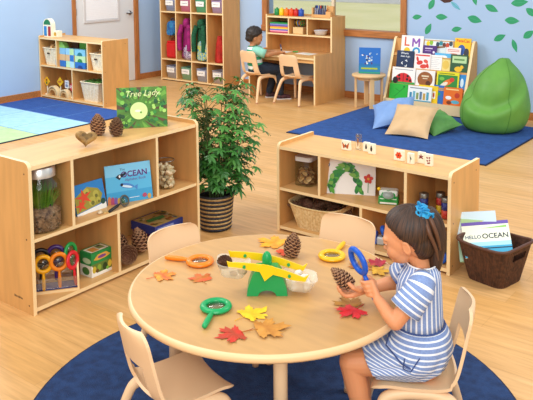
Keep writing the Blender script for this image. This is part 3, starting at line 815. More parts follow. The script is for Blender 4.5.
b.add(vs, fs, POD, True); b.add([(x*.5, y*.5+.005, .0196) for x, y in pr], [list(range(40))], mat('pod_inside', '#8a6a34', .6, c2='#5a4220', scale=30))
tag(b.build('seed_pod', None, (-3.225, 2.57, ZT+.048), (UP.to_3x3().to_4x4() @ Matrix.Identity(4)).to_euler()), 'heart-shaped tan seed pod on top of the left shelf', 'seed pod')
o = COL.objects[-1] if False else bpy.data.objects['seed_pod']; o.rotation_euler = (RZ(R(68)) @ RX(R(62)) @ RZ(R(-12))).to_euler(); o.location.z = ZT+.049
def art_tree(a, w, h):
    rr = random.Random(4)
    for i in range(26):
        t = 2*PI*i/26+.1; r0, r1 = .06, .2; x0, y0 = -.02+r0*math.cos(t), h*.42+r0*math.sin(t); c = ['#5a3f22', '#4f7d24', '#6aa83a'][i % 3]
        q = [(x0, y0)]
        for dt in (-.07, .07): q.append((max(-w/2, min(w/2, -.02+r1*math.cos(t+dt))), max(0, min(h, h*.42+r1*math.sin(t+dt)))))
        a.poly(q, c)
    for i in range(110):
        x, y = rr.uniform(-.46, .46)*w, rr.uniform(.04, .96)*h
        if math.hypot(x+.02, y-h*.42) < .062: continue
        q = rr.uniform(.004, .014); a.ell(x, y, q, q, rr.choice(['#1f6a2a', '#2f8a34', '#7cc04a', '#a6d86a', '#17592a', '#174a1e']), 0, 12)
    a.ell(-.02, h*.42, .052, .052, '#cfe89a', 0, 24); a.ell(-.026, h*.42, .018, .007, '#eef4d8'); a.ell(-.008, h*.38, .006, .006, '#5a9a3a')
    a.text('Tree Lady', .0, h*.84, .050, '#dcebaa', .0, .03, .3)
tb = book('tree_book', 'green picture book titled Tree Lady standing on top of the left shelf', .30, .245, .012, '#4d8a26', art_tree, (-3.318, 3.07, ZT), math.atan2(.233, .195), .17)
b = MB(); b.box(-.14, .14, 0, .002, .0, .242, hexm('#3f7420'), M=T(0, .011, 0) @ T(0, 0, .243) @ RX(R(26)) @ T(0, 0, -.243)); b.build('back_cover', tb)
# ------------------------------------------------------------------ things on the lower shelf behind the girl
ZM2, ZB2, ZT2 = RM+.0005, .0345, RH-.0215
CARD = hexm('#f1e7cf', .5)
def tile(label, w, h, loc, art, clear=False, rz=0.):
    s = thing('picture_tile', label, 'picture tile', loc, rz, 'nature tiles on the lower shelf')
    b = MB(); b.box(-w/2, w/2, 0, .02, 0, h, ACRYL if clear else CARD, .002); b.build('block', s)
    b = MB(); a = Art(b, T(0, -.0003, 0) @ UP)
    if not clear: a.rect(-w*.45, h*.05, w*.45, h*.95, '#f7efdb')
    art(a, w, h); b.build('picture', s)
def a_bfly(a, w, h):
    for s in (-1, 1):
        a.poly([(s*.003, h*.5), (s*w*.42, h*.82), (s*w*.36, h*.5)], '#c8682e'); a.poly([(s*.003, h*.5), (s*w*.36, h*.5), (s*w*.28, h*.18), (s*w*.1, h*.25)], '#b0562a'); a.poly([(s*w*.3, h*.74), (s*w*.42, h*.83), (s*w*.38, h*.6)], '#3a2620')
    a.ell(0, h*.48, .003, h*.22, '#2a1c18')
def a_bug(c): 
    def f(a, w, h): a.ell(0, h*.5, w*.16, h*.24, c); a.ell(0, h*.77, w*.08, h*.06, c)
    return f
def a_rod(a, w, h): a.rect(-w*.3, .01, w*.3, h*.45, '#efe4c8'); a.ell(0, h*.5, w*.14, h*.3, '#a5683a'); a.rect(-w*.3, h*.86, w*.3, h*.93, '#9a8468')
def a_flower(a, w, h):
    for i in range(6): a.ell(math.cos(i*1.05)*w*.16, h*.52+math.sin(i*1.05)*h*.16, w*.17, h*.13, '#dc4a26', i*1.05)
    a.ell(0, h*.52, w*.07, w*.07, '#6a2018')
def a_twig(a, w, h): a.line([(0, h*.15), (.002, h*.5), (-.001, h*.85)], .003, '#3f4a3a'); a.ell(.004, h*.55, .004, .009, '#2f4a36', .5)
def a_redleaf(a, w, h):
    for t in (30, 90, 150, -20, 200): a.ell(math.cos(R(t))*w*.16, h*.55+math.sin(R(t))*h*.15, w*.2, h*.055, '#7a2a2e', R(t))
def a_petals(a, w, h):
    for (x, y) in ((-.15, .7), (.15, .72), (-.12, .45), (.17, .5), (-.02, .25), (.15, .28)): a.ell(x*w, y*h, w*.13, h*.07, '#8a3a34', x*5)
tile('cream tile with an orange butterfly on the lower shelf', .062, .062, (-2.445, 3.975, ZT2), a_bfly)
tile('tall clear block with a brown specimen beside the butterfly tile', .036, .1, (-2.388, 4.03, ZT2), a_rod, True)
tile('cream tile with a thin dark beetle, right of the tall clear block', .044, .06, (-2.322, 4.018, ZT2), a_bug('#3a3a34'))
tile('cream tile with a round black beetle, last of the insect tiles', .046, .066, (-2.266, 3.985, ZT2), a_bug('#1a1a1c'))
tile('cream tile with an orange-red flower on the lower shelf', .065, .064, (-2.06, 3.95, ZT2), a_flower)
tile('cream tile with a dark green twig next to the flower tile', .04, .064, (-1.972, 3.925, ZT2), a_twig)
tile('cream tile with a dark red leaf behind the petal tile', .046, .068, (-1.925, 3.972, ZT2), a_redleaf)
tile('cream tile with scattered dark red petals at the right end', .048, .070, (-1.866, 3.945, ZT2), a_petals)
# jar of wood slices
s = thing('storage_jar', 'square clear jar of wood slices with a white lid', 'jar', (-2.745, 3.975, ZM2), R(8))
b = MB(); q = [(x, y) for x, y in rrect(.125, .125, .025, 4)]
vs = []; rows = [(.0, .96), (.01, 1.), (.155, 1.), (.168, .93)]
for (z, k) in rows: vs += [(x*k, y*k, z+.002) for x, y in q]
n = len(q); fs = [[i*n+j, i*n+(j+1) % n, (i+1)*n+(j+1) % n, (i+1)*n+j] for i in range(3) for j in range(n)]+[list(range(n))[::-1]]
b.add(vs, fs, CLEAR, True); b.build('glass_body', s)
b = MB(); b.prism(rrect(.122, .122, .024, 4), .028, mat('lid_plastic', '#d6d6d4', .35), T(0, 0, .166)); b.build('lid', s)
SL1, SL2 = mat('slice_face', '#e0bb84', .6, c2='#c99c62', scale=40), mat('slice_bark', '#7a5232', .8)
pb = MB(); pb.lathe([(0, 0), (.019, 0)], SL1, 14, smooth=False); pb.lathe([(.019, .007), (0, .007)], SL1, 14, smooth=False); pb.lathe([(.019, 0), (.021, .001), (.021, .006), (.019, .007)], SL2, 14)
o0 = pb.build('wood_slice'); rnd = random.Random(8); k = 0
for lv in range(5):
    for j in range(6):
        a = j*PI/3+lv*.6; r = .036 if j else .0
        o = o0 if k == 0 else o0.copy()
        if k: COL.objects.link(o)
        k += 1
        o.location = (-2.745+.036*math.cos(a), 3.975+.036*math.sin(a), ZM2+.024+lv*.0175); o.rotation_euler = (rnd.uniform(.2, 1.5), rnd.uniform(-.4, .4), rnd.uniform(0, 6)); tag(o, 'round wood slice with bark edge in the square clear jar', 'wood slice', 'wood slices in the square jar')
# white picture book with a green arch (plain stand-in design)
def art_arch(a, w, h):
    rr = random.Random(2)
    for i in range(54):
        t = PI*i/53; k = rr.uniform(.8, 1.15); cx = -.08*w+w*.27*k*math.cos(t); cy = h*.1+h*.68*k*math.sin(t); d = t+PI/2+rr.uniform(-.8, .8)
        q = [(cx+x*math.cos(d)-y*math.sin(d), cy+x*math.sin(d)+y*math.cos(d)) for x, y in leafpoly(w*.16, w*.085, 6)]
        a.poly(q, rr.choice(['#2f8a34', '#1f7a3c', '#5aa83a', '#3f9a3a', '#1c6a30', '#7cb04a']))
    a.line([(w*.36, h*.08), (w*.365, h*.4)], .004, '#2f7a34')
    for i in range(5): a.ell(w*.365+math.cos(i*1.256+.3)*w*.045, h*.48+math.sin(i*1.256+.3)*h*.07, w*.05, h*.055, '#d23a28', i*1.256)
    a.ell(w*.365, h*.48, w*.022, h*.035, '#e8b22a')
    a.ell(-w*.42, h*.84, .012, .014, '#26406a'); a.ell(-w*.42, h*.84, .006, .008, '#f4f3ee')
book('picture_book', 'white picture book with a leafy green arch and a red shape, in the lower shelf', .325, .215, .016, '#f4f3ee', art_arch, (-2.405, 3.955, ZM2), math.atan2(.14, .29), .16)
# bug viewer
s = thing('bug_viewer', 'green and white bug viewer with a yellow knob beside the white picture book', 'bug viewer', (-2.125, 3.955, ZM2), R(22))
b = MB(); b.box(-.06, .06, -.04, .04, 0, .05, hexm('#2f9a48', .35), .006); a = Art(b, T(0, -.0402, 0) @ UP); a.rect(-.05, .006, .05, .016, '#f2f2ec'); a.rect(-.05, .034, .05, .04, '#d8efd8'); b.build('body', s)
b = MB(); b.box(-.055, .055, -.034, .036, .05, .085, hexm('#e3eee6', .3), .006); b.build('white_case', s)
b = MB(); b.lathe([(0, .0), (.034, 0), (.034, .008), (0, .01)], hexm('#9aa6a0', .15), 24, T(0, -.036, .058) @ RX(R(60)) , sy=.7); b.build('lens', s)
b = MB(); b.torus((0, 0, 0), .036, .006, hexm('#2f9a48', .35), 24, 8, M=T(0, -.036, .06) @ RX(R(60)), sy=.7); b.build('lens_ring', s)
b = MB(); b.sphere((-.058, -.02, .09), .011, hexm('#f2c81e', .35), 12, 8); b.build('knob', s)
# three paint-like jars
for (x, y, z, c1, c2, lab) in ((-1.868, 3.90, ZM2, '#1c2f7a', '#22378c', 'jar of dark blue beads, nearest the bug viewer'), (-1.795, 3.965, ZM2, '#e2b21c', '#c8302a', 'jar of yellow and red beads, behind the front jar'), (-1.732, 3.90, ZM2, '#d8382a', '#1f2f86', 'jar of red and dark blue beads at the right end of the lower shelf')):
    s = thing('bead_jar', lab, 'jar', (x, y, z), 0, 'bead jars in the lower shelf'); s.scale = (1.05, 1.05, 1.25)
    b = MB(); b.lathe([(0, .002), (.026, .002), (.027, .006), (.027, .075), (.024, .083)], CLEAR, 24); b.build('glass_body', s)
    b = MB(); b.lathe([(0, .005), (.0235, .005), (.0235, .042), (0, .042)], hexm(c1, .4), 20); b.lathe([(0, .042), (.0235, .042), (.0235, .076), (0, .078)], hexm(c2, .4), 20); b.build('filling', s)
    b = MB(); b.lathe([(.0265, .08), (.0265, .098), (.024, .101), (0, .101)], mat('jar_lid_metal', '#8a8880', .35, .9), 24); b.build('lid', s)
# woven basket with pine cones
WICK = mat('pale_wicker', '#ecd4a2', .7, c2='#d2b27a', scale=60); WICR = mat('pale_wicker_rim', '#dcbc84', .7)
basket('woven_basket', 'pale woven basket full of pine cones in the lower shelf', .385, .29, .145, .78, WICK, WICR, (-2.62, 3.975, ZB2), R(3), 56, True, .07, rise=.12)
rnd = random.Random(11)
for i in range(24):
    x, y = ((i % 8)-3.5)*.038, ((i//8)-1)*.062
    pine_cone('dark pine cone lying in the pale woven basket', .085, .06, (-2.62+x, 3.975+y, ZB2+.125+rnd.uniform(0, .018)), (rnd.uniform(1, 2), 0, rnd.uniform(0, 6)), 6+i % 2, 'pine cones in the woven basket', 60, mat('cone_tip_dark', '#8a6a4c', .7, c2='#664a36', scale=40))
# lower right compartment
BLU_ = hexm('#1f5fd0', .35)
s = thing('toy_roller', 'blue and silver roller toy beside the girl, low in the shelf', 'toy', (-2.13, 3.935, ZB2), R(15))
b = MB(); b.box(-.055, .055, -.03, .03, .0, .05, mat('silver_plastic', '#c5cdd2', .3, .3), .008); b.build('body', s)
b = MB(); b.box(-.075, -.055, -.032, .032, 0, .07, BLU_, .006); b.build('end_cap', s)
b = MB(); b.lathe([(0, -.012), (.028, -.012), (.032, -.006), (.032, .006), (.028, .012), (0, .012)], BLU_, 24, T(-.015, -.0, .085) @ RY(R(70))); b.build('wheel', s)
s = thing('toy_roller', 'blue and grey wheeled toy low at the right end of the shelf', 'toy', (-1.74, 3.87, ZB2), R(10))
b = MB(); b.lathe([(0, -.014), (.03, -.014), (.036, -.006), (.036, .006), (.03, .014), (0, .014)], BLU_, 24, T(.0, 0, .036) @ RX(R(80))); b.build('wheel', s)
b = MB(); b.box(-.03, .02, .025, .07, 0, .1, hexm('#7f8a84', .5), .006); b.build('body', s)
# ------------------------------------------------------------------ lockers: bins and belongings
LKX, LKY = -7.958, 7.757
def scribble(a, w, y, c='#3a3f4a', n=9, seed=1):
    rr = random.Random(seed); pts = [(-w/2+w*i/n, y+(.006 if i % 2 else -.006)*rr.uniform(.5, 1.2)) for i in range(n+1)]
    a.line(pts, .004, c)
def bin_(label, x, z, c, c2, seed):
    s = thing('storage_bin', label, 'bin', (x, LKY+.035, z), 0, 'labelled bins in the coat locker')
    b = MB(); q = rrect(1, 1, .12, 4); vs = []; n = len(q)
    for (zz, k) in ((0, .86), (.17, 1.), (.175, 1.06), (.18, 1.06)): vs += [(x_*.215*k, .11+y_*.21*k, zz) for x_, y_ in q]
    b.add(vs, [[i*n+j, i*n+(j+1) % n, (i+1)*n+(j+1) % n, (i+1)*n+j] for i in range(2) for j in range(n)]+[list(range(n))[::-1]], hexm(c, .35), True)
    b.build('bin_body', s)
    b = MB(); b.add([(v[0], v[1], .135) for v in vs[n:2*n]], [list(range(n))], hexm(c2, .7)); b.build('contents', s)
    b = MB(); b.box(-.075, .075, -.006, -.003, .085, .155, WHITE); a = Art(b, T(0, -.0062, 0) @ UP); scribble(a, .1, .12, seed=seed); o = b.build('label_card', s); o.location.y = .0
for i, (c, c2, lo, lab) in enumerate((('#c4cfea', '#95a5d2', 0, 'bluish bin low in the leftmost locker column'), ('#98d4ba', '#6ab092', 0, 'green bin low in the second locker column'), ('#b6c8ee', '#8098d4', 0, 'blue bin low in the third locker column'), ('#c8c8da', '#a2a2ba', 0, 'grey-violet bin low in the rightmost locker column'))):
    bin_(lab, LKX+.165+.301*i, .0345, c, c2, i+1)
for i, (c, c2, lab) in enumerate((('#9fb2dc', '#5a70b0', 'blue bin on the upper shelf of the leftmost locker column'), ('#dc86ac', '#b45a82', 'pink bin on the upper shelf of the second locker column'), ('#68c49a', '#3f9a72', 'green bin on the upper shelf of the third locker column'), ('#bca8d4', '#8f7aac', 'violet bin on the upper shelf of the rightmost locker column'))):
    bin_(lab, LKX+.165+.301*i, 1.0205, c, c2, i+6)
def drape(name, label, cat, x, z0, h, w, d, m, folds=7, neck=.25, seed=1, extra=None, y=None):
    s = thing(name, label, cat, (x, LKY+.13 if y is None else y, z0), 0)
    rr = random.Random(seed); b = MB(); N = 40; K = 14; vs = []
    for k in range(K+1):
        t = k/K; wid = w/2*(1-.12*t if t < .6 else .93*(1-(t-.6)/.4)**.6*(1-neck)+neck*.9) if True else 0
        wid = w/2*(1.0-.25*t) if t < .62 else w/2*max(neck, .845*(1-((t-.62)/.38)**2.2))
        dep = d/2*(1.0-.35*t)
        for j in range(N):
            a = 2*PI*j/N; f = 1+.10*math.sin(folds*a+seed+t*1.5)*(1-t*.6)+.03*math.sin(3*folds*a+t*5)
            vs.append((wid*f*math.cos(a), dep*f*math.sin(a), h*t))
    fs = [[k*N+j, k*N+(j+1) % N, (k+1)*N+(j+1) % N, (k+1)*N+j] for k in range(K) for j in range(N)]+[list(range(N))[::-1], [K*N+j for j in range(N)]]
    b.add(vs, fs, m, True); b.build('cloth', s)
    if extra: extra(s)
    return s
def hood(c):
    def f(s):
        b = MB(); b.sphere((0, -.06, .56), (.06, .04, .07), c, 14, 8); b.build('hood', s)
    return f
def sleeve(c, w, h):
    def f(s):
        for sg in (-1, 1):
            b = MB(); b.tube([(sg*w*.3, -.07, h*.84), (sg*w*.42, -.1, h*.6), (sg*w*.44, -.1, h*.34), (sg*w*.42, -.1, h*.2)], [.034, .038, .036, .033], c, 10); b.build('sleeve', s)
        b = MB(); b.sphere((0, -.05, h*.88), (w*.25, .055, .075), c, 14, 8); b.build('hood', s)
    return f
MAG = mat('magenta_cloth', '#a51c74', .8, c2='#7a1458', scale=18); GRN = mat('green_plaid', '#1c6a44', .85, c2='#0f3a2a', scale=26, stretch=(1, 1, 3))
drape('coat', 'magenta coat hanging in the second locker column', 'coat', LKX+.455, .345, .575, .22, .16, MAG, 8, .22, 2, sleeve(MAG, .22, .575))
drape('coat', 'dark green plaid coat hanging in the third locker column', 'coat', LKX+.735, .345, .575, .22, .16, GRN, 9, .25, 5, sleeve(GRN, .22, .575))
RED = mat('red_cloth', '#c8281c', .7, c2='#a01c14', scale=12)
drape('backpack', 'red bag leaning in the rightmost locker column', 'bag', LKX+1.06, .3255, .37, .17, .17, RED, 4, .45, 7)
s = thing('bag', 'purple and white plaid bag standing under the magenta coat', 'bag', (LKX+.485, LKY+.085, .3255), R(-8))
b = MB(); PL = mat('violet_plaid', '#e4dce8', .8, c2='#5a3a78', scale=30, stretch=(1.5, 1, 1.5)); b.lathe([(0, 0), (.1, .005), (.108, .06), (.1, .16), (.075, .21), (0, .215)], PL, 28, sy=.45); b.build('bag_body', s)
b = MB(); b.tube(bez((-.06, 0, .19), (-.05, 0, .31), (.05, 0, .31), (.06, 0, .19), 10), .006, hexm('#4a2f66', .7), 6); b.build('strap', s)
def backpack(label, x, y, z, c, c2, w, h, d, rz=0.):
    s = thing('backpack', label, 'backpack', (x, y, z), rz)
    b = MB(); q = rrect(w, h, min(w, h)*.38, 6, 0, h/2); vs = []; n = len(q); rows = [(-d/2, .78), (-d/2+.015, .93), (-.0, 1.), (d/2-.015, .95), (d/2, .85)]
    for (yy, k) in rows: vs += [(x_*k, yy, (z_-h/2)*k+h/2) for x_, z_ in q]
    m = mat('bag_'+c[1:], c, .6, c2=c2, scale=24)
    b.add(vs, [[i*n+j, i*n+(j+1) % n, (i+1)*n+(j+1) % n, (i+1)*n+j] for i in range(len(rows)-1) for j in range(n)]+[list(range(n))[::-1], [len(vs)-n+j for j in range(n)]], m, True); b.build('bag_body', s)
    b = MB(); q = rrect(w*.72, h*.42, .03, 4, 0, h*.27); vs = [(x_, -d/2-.012, z_) for x_, z_ in q]+[(x_*1.12, -d/2+.01, z_) for x_, z_ in q]; n = len(q)
    b.add(vs, [list(range(n))]+[[j, n+j, n+(j+1) % n, (j+1) % n] for j in range(n)], mat('pocket_'+c[1:], c2, .6, c2=c, scale=40), False); b.build('front_pocket', s)
    b = MB(); b.tube(bez((-.03, 0, h*.97), (-.03, 0, h+.05), (.03, 0, h+.05), (.03, 0, h*.97), 8), .006, hexm('#20365a', .7), 6); b.build('strap', s)
    return s
backpack('blue patterned backpack standing under the green plaid coat', LKX+.79, LKY+.09, .3255, '#3f95cc', '#d8dc5a', .2, .3, .12, R(-5))
backpack('blue and teal lunch bag hanging high in the leftmost locker column', LKX+.155, LKY+.10, .655, '#2f86b4', '#2456a0', .17, .22, .1)
b = MB()
s = thing('bag', 'red box-shaped bag standing in the leftmost locker column', 'bag', (LKX+.155, LKY+.11, .3255), R(6))
b.box(-.095, .095, -.07, .07, 0, .23, mat('red_vinyl', '#cc1f22', .4), .025); b.box(-.085, .085, -.06, .06, .22, .255, mat('red_vinyl', '#cc1f22', .4), .015); b.build('bag_body', s)
b = MB(); b.tube(bez((-.04, 0, .25), (-.04, 0, .31), (.04, 0, .31), (.04, 0, .25), 8), .006, hexm('#8a1418', .5), 6); b.build('strap', s)

# ------------------------------------------------------------------ bookcase by the door
BX, BY = -8.234, 5.85
ZB3, ZM3, ZT3 = .0345, .4255, .803-.0215
WBL = hexm('#f1e8d2', .5)
# arch block and cube on top
s = thing('toy_block', 'tall arched window block on top of the bookcase by the door', 'toy block', (-8.145, 5.985, ZT3), 0)
b = MB(); pts = [(-.09, 0), (.09, 0), (.09, .15)]+[(.09*math.cos(R(a)), .15+.09*math.sin(R(a))) for a in range(10, 180, 10)]+[(-.09, .15)]; b.prism(pts, .06, WBL, UP); b.build('wooden_frame', s)
b = MB(); a = Art(b, T(0, -.0602, 0) @ UP, .0003); a.rect(-.07, .015, -.01, .14, '#2f86cc'); a.rect(.015, .015, .07, .14, '#a8262a'); a.poly([(.07*math.cos(R(t)), .16+.068*math.sin(R(t))) for t in range(0, 181, 12)], '#1f7a4a'); b.build('coloured_window', s)
s = thing('toy_block', 'small cream cube with a yellow centre on top of the bookcase', 'toy block', (-8.02, 5.99, ZT3), 0)
b = MB(); b.box(-.045, .045, -.04, .04, 0, .085, WBL, .004); b.build('cube', s); b = MB(); a = Art(b, T(0, -.0402, 0) @ UP, .0003); a.rect(-.025, .02, .025, .065, '#c49a2a'); b.build('coloured_window', s)
# pale baskets
PB = mat('pale_basket', '#f6ead0', .7, c2='#e6d4ae', scale=50)
def tote(label, x, z, w, d, h): return basket('rattan_basket', label, w, d, h, .8, PB, PB, (x, BY+.03+d/2, z), 0, 20, True, .03, rt=.008)
def hole(s, w, d, h):
    b = MB(); b.prism(rrect(.055, .02, .009, 3), .004, hexm('#4a3526', .8), T(0, -d/2*.98-.001, h*.72) @ UP); b.build('handle_hole', s)
s = tote('pale basket with a dark handle hole, upper left of the bookcase', -8.065, ZM3, .275, .22, .215); hole(s, .275, .24, .215)
s = tote('pale basket with a dark handle hole, upper right of the bookcase', -7.14, ZM3, .265, .22, .205); hole(s, .265, .24, .205)
for (x, z, n, lab) in ((-8.065, ZM3+.18, 5, 'wooden peg piece in the upper left basket'), (-7.14, ZM3+.17, 4, 'wooden peg piece in the upper right basket')):
    rr = random.Random(n); p = None
    for i in range(n):
        if p is None: b = MB(); b.tube([(-.08, 0, 0), (.08, 0, 0)], .016, mat('peg_wood', '#d8ab74', .6), 8); o = p = b.build('wooden_peg')
        else: o = p.copy(); COL.objects.link(o)
        o.location = (x+rr.uniform(-.02, .02), BY+.14+rr.uniform(-.04, .04), z+.02*i); o.rotation_euler = (rr.uniform(-.2, .2), rr.uniform(-.4, .4), rr.uniform(0, 3)); tag(o, lab, 'toy', 'wooden pegs in a pale basket')
s = tote('wide pale basket with green toys, low in the bookcase', -7.30, ZB3, .34, .24, .23)
rr = random.Random(3); p = None
for i in range(12):
    if p is None: b = MB(); b.sphere((0, 0, 0), (.05, .03, .02), mat('green_toy', '#5f9a3a', .6, c2='#2f5a24', scale=30), 10, 6); o = p = b.build('green_toy')
    else: o = p.copy(); COL.objects.link(o)
    o.location = (-7.30+((i % 4)-1.5)*.07, BY+.15+((i//4)-1)*.06, ZB3+.225+rr.uniform(0, .015)); o.rotation_euler = (rr.uniform(-.4, .4), rr.uniform(-.4, .4), rr.uniform(0, 3)); tag(o, 'small green toy piece in the wide pale basket', 'toy', 'green toys in the wide basket')
# coloured card blocks
def cblock(label, x, y, z, w, d, h, c, art=None):
    s = thing('building_block', label, 'building block', (x, y, z), 0, 'building blocks in the bookcase')
    b = MB(); b.box(-w/2, w/2, 0, d, 0, h, hexm(c, .6), .002)
    if art: art(Art(b, T(0, -.0005, 0) @ UP, .0003), w, h)
    b.build('block', s)
def warch(c): return lambda a, w, h: a.poly([(w*.25*math.cos(R(t)), .0+h*.55*math.sin(R(t))) for t in range(0, 181, 15)], c)
def split(c): return lambda a, w, h: a.rect(0, 0, w/2, h, c)
yb = BY+.05
cols = [(-7.862, .205, [('#2a72c8', None, 'dark blue'), ('#dcb98a', None, 'tan'), ('#86c2ea', None, 'sky blue')]),
        (-7.672, .165, [('#b8e4c4', split('#a8daf2'), 'mint and ice blue'), ('#dcb98a', split('#2a7acc'), 'tan and blue'), ('#9ad2f0', split('#bfe6a8'), 'ice blue and lime')]),
        (-7.475, .205, [('#2a72c8', warch('#173f8a'), 'dark blue arched'), ('#c4e8b4', warch('#2f8a4a'), 'lime arched'), ('#86ccee', warch('#1f7a8a'), 'ice blue arched')])]
for ci, (x, w, bl) in enumerate(cols):
    for i, (c, ar, nm) in enumerate(bl):
        cblock('%s building block, %s of the %s stack in the bookcase' % (nm, ('bottom', 'middle', 'top')[i], ('left', 'middle', 'right')[ci]), x, yb, ZM3+.08*i, w*.97, .07, .0795, c, ar)
s = thing('building_block', 'pale green roof block on the left stack in the bookcase', 'building block', (-7.862, yb, ZM3+.24), 0, 'building blocks in the bookcase')
b = MB(); b.prism([(-.1, 0), (.1, 0), (.05, .07), (-.03, .085)], .07, hexm('#8fcf6a', .6), T(0, .07, 0) @ UP); b.build('block', s)
cblock('brown square block standing behind the stacks in the bookcase', -7.70, yb+.1, ZM3, .13, .07, .325, '#5a3420')
cblock('tall green block standing behind the right stack in the bookcase', -7.50, yb+.1, ZM3, .2, .07, .32, '#6fb83f')
# road signs and arches
def sign(label, x, y, kind, c, h):
    s = thing('toy_road_sign', label, 'toy sign', (x, y, ZB3), 0, 'toy road signs')
    b = MB(); b.cyl((0, 0, 0), .008, h, WBL, 8); b.build('post', s)
    b = MB(); b.cyl((0, 0, 0), .03, .012, WBL, 16); b.build('foot', s)
    b = MB(); n = {'diamond': 4, 'stop': 8}.get(kind, 4)
    if kind == 'rect': pl = rrect(.075, .10, .006, 2)
    else: r = .062 if kind == 'diamond' else .055; pl = [(r*math.cos(2*PI*i/n+(0 if kind == 'diamond' else PI/8)), r*math.sin(2*PI*i/n+(0 if kind == 'diamond' else PI/8))) for i in range(n)]
    b.prism(pl, .01, hexm(c, .5), T(0, 0, h) @ UP)
    a = Art(b, T(0, -.0102, h) @ UP, .0003)
    if kind == 'diamond' and c == '#f0b81a': a.rect(-.014, -.032, .014, .032, '#2a2a22'); a.ell(0, .018, .008, .008, '#c8302a'); a.ell(0, 0, .008, .008, '#e8c21a'); a.ell(0, -.018, .008, .008, '#3a9a4a')
    elif kind == 'diamond': a.ell(-.01, 0, .028, .014, '#c8781a'); a.ell(.022, .01, .012, .012, '#c8781a')
    elif kind == 'rect': a.rect(-.025, -.035, .025, .0, '#7f93b8'); a.rect(-.025, .01, .025, .03, '#aab4c8')
    else: a.text('STOP', 0, 0, .045, '#ffffff', .001)
    b.build('sign_plate', s)
sign('yellow diamond toy sign with traffic lights, leftmost of the signs', -8.165, BY+.06, 'diamond', '#f0b81a', .17)
sign('yellow diamond toy sign over the larger wooden arch', -7.93, BY+.09, 'diamond', '#f2c01f', .18)
sign('white rectangular toy sign left of the stop sign', -7.805, BY+.10, 'rect', '#f4f4f0', .16)
sign('red toy stop sign low in the bookcase', -7.68, BY+.09, 'stop', '#cc2a3a', .135)
def arch(label, x, y, r):
    s = thing('wooden_arch', label, 'toy arch', (x, y, ZB3), 0, 'wooden arch blocks')
    for i, k in enumerate((.95, .70)):
        b = MB(); q = [(r*k*math.cos(R(t)), r*k*math.sin(R(t))*1.15) for t in range(0, 181, 10)]+[(r*(k-.14)*math.cos(R(t)), r*(k-.14)*math.sin(R(t))*1.15) for t in range(180, -1, -10)]
        b.prism(q, .06, mat('arch_wood%d' % i, ('#e8cfa0', '#dcb67c')[i], .55), T(0, .06, 0) @ UP); b.build('arch_piece', s)
arch('larger nested wooden arch low in the bookcase', -8.03, BY+.03, .115)
arch('smaller nested wooden arch in front of the stop sign', -7.78, BY+.015, .095)

# ------------------------------------------------------------------ things on the writing desk
DX, DY = -6.03, 7.43
pz = 1.0255
for i, (c, nm) in enumerate((('#1f8a4a', 'green'), ('#e8cc1a', 'yellow'), ('#ee7a1c', 'orange'), ('#e8521c', 'orange-red'), ('#c8201c', 'red'), ('#1f4fb4', 'blue'))):
    s = thing('paint_pot', '%s paint pot in the row on top of the desk hutch' % nm, 'paint pot', (DX+.075+.078*i, DY+.52, pz), 0, 'paint pots on the hutch')
    b = MB(); b.lathe([(0, 0), (.034, 0), (.036, .004), (.036, .07), (.033, .074)], hexm(c, .35), 18); b.build('pot', s)
    b = MB(); b.lathe([(.036, .074), (.036, .084), (.012, .088), (.012, .102), (0, .102)], hexm(c, .35), 18); b.build('cap', s)
s = thing('marker_caddy', 'wooden block of grey and blue markers on the hutch top', 'marker holder', (DX+.795, DY+.53, pz), 0)
b = MB(); HW = mat('caddy_wood', '#dca86a', .5, var=.1, scale=6); b.box(-.14, .14, -.05, .06, 0, .012, HW); b.box(-.14, -.125, -.05, .06, .012, .12, HW); b.box(.07, .14, -.05, .0, .012, .075, HW); b.box(.05, .14, .02, .06, .012, .14, HW); b.box(-.125, .05, .05, .06, .012, .09, HW); b.box(-.125, .07, -.05, -.042, .012, .035, HW); b.build('holder', s)
rr = random.Random(4)
for i in range(12):
    b = MB(); c = rr.choice(['#6a6f86', '#8f93a8', '#4f5a86', '#b0b4c4', '#3f6ab0', '#7a5a8a']); k = rr.choice(['#2f4f9a', '#c8502a', '#3a3a4a', '#4fa0c8'])
    if i == 11: c, k = '#e0702a', '#e0702a'
    x, y = -.105+.03*(i % 6), -.02+.045*(i//6); b.cyl((0, 0, 0), .011, .10, hexm(c, .4), 8); b.cyl((0, 0, .10), .009, .035, hexm(k, .4), 8)
    o = b.build('marker', None, (DX+.795+x, DY+.53+y, pz+.013), (rr.uniform(-.08, .08), rr.uniform(-.06, .06), 0)); tag(o, 'marker standing in the wooden block on the hutch top' if i != 11 else 'orange marker at the right of the wooden block', 'marker', 'markers in the wooden block')
cz = .8035
for i, (c, nm) in enumerate((('#b8405a', 'rose'), ('#f2a0b4', 'pink'), ('#4a6ac8', 'blue'), ('#f0d24a', 'yellow'), ('#f0913a', 'orange'), ('#6a52a8', 'violet'), ('#7f8ac8', 'lilac'), ('#2f9a52', 'green'))):
    b = MB(); b.box(-.145, .145, -.11, .11, 0, .0165, hexm(c, .6)); o = b.build('paper_ream', None, (DX+.19, DY+.51, cz+.017*i)); tag(o, '%s paper stack, number %d from the bottom in the left hutch cubby' % (nm, i+1) if False else '%s layer of the coloured paper pile in the left hutch cubby' % nm, 'paper', 'coloured paper in the hutch')
s = thing('slotted_holder', 'small wooden slotted holder with coloured scissors in the middle hutch cubby', 'holder', (DX+.475, DY+.47, cz), R(4))
b = MB(); HOL = mat('holder_wood', '#e6c48c', .5); b.box(-.075, .075, -.05, .05, 0, .085, HOL, .004); b.build('wood_block', s)
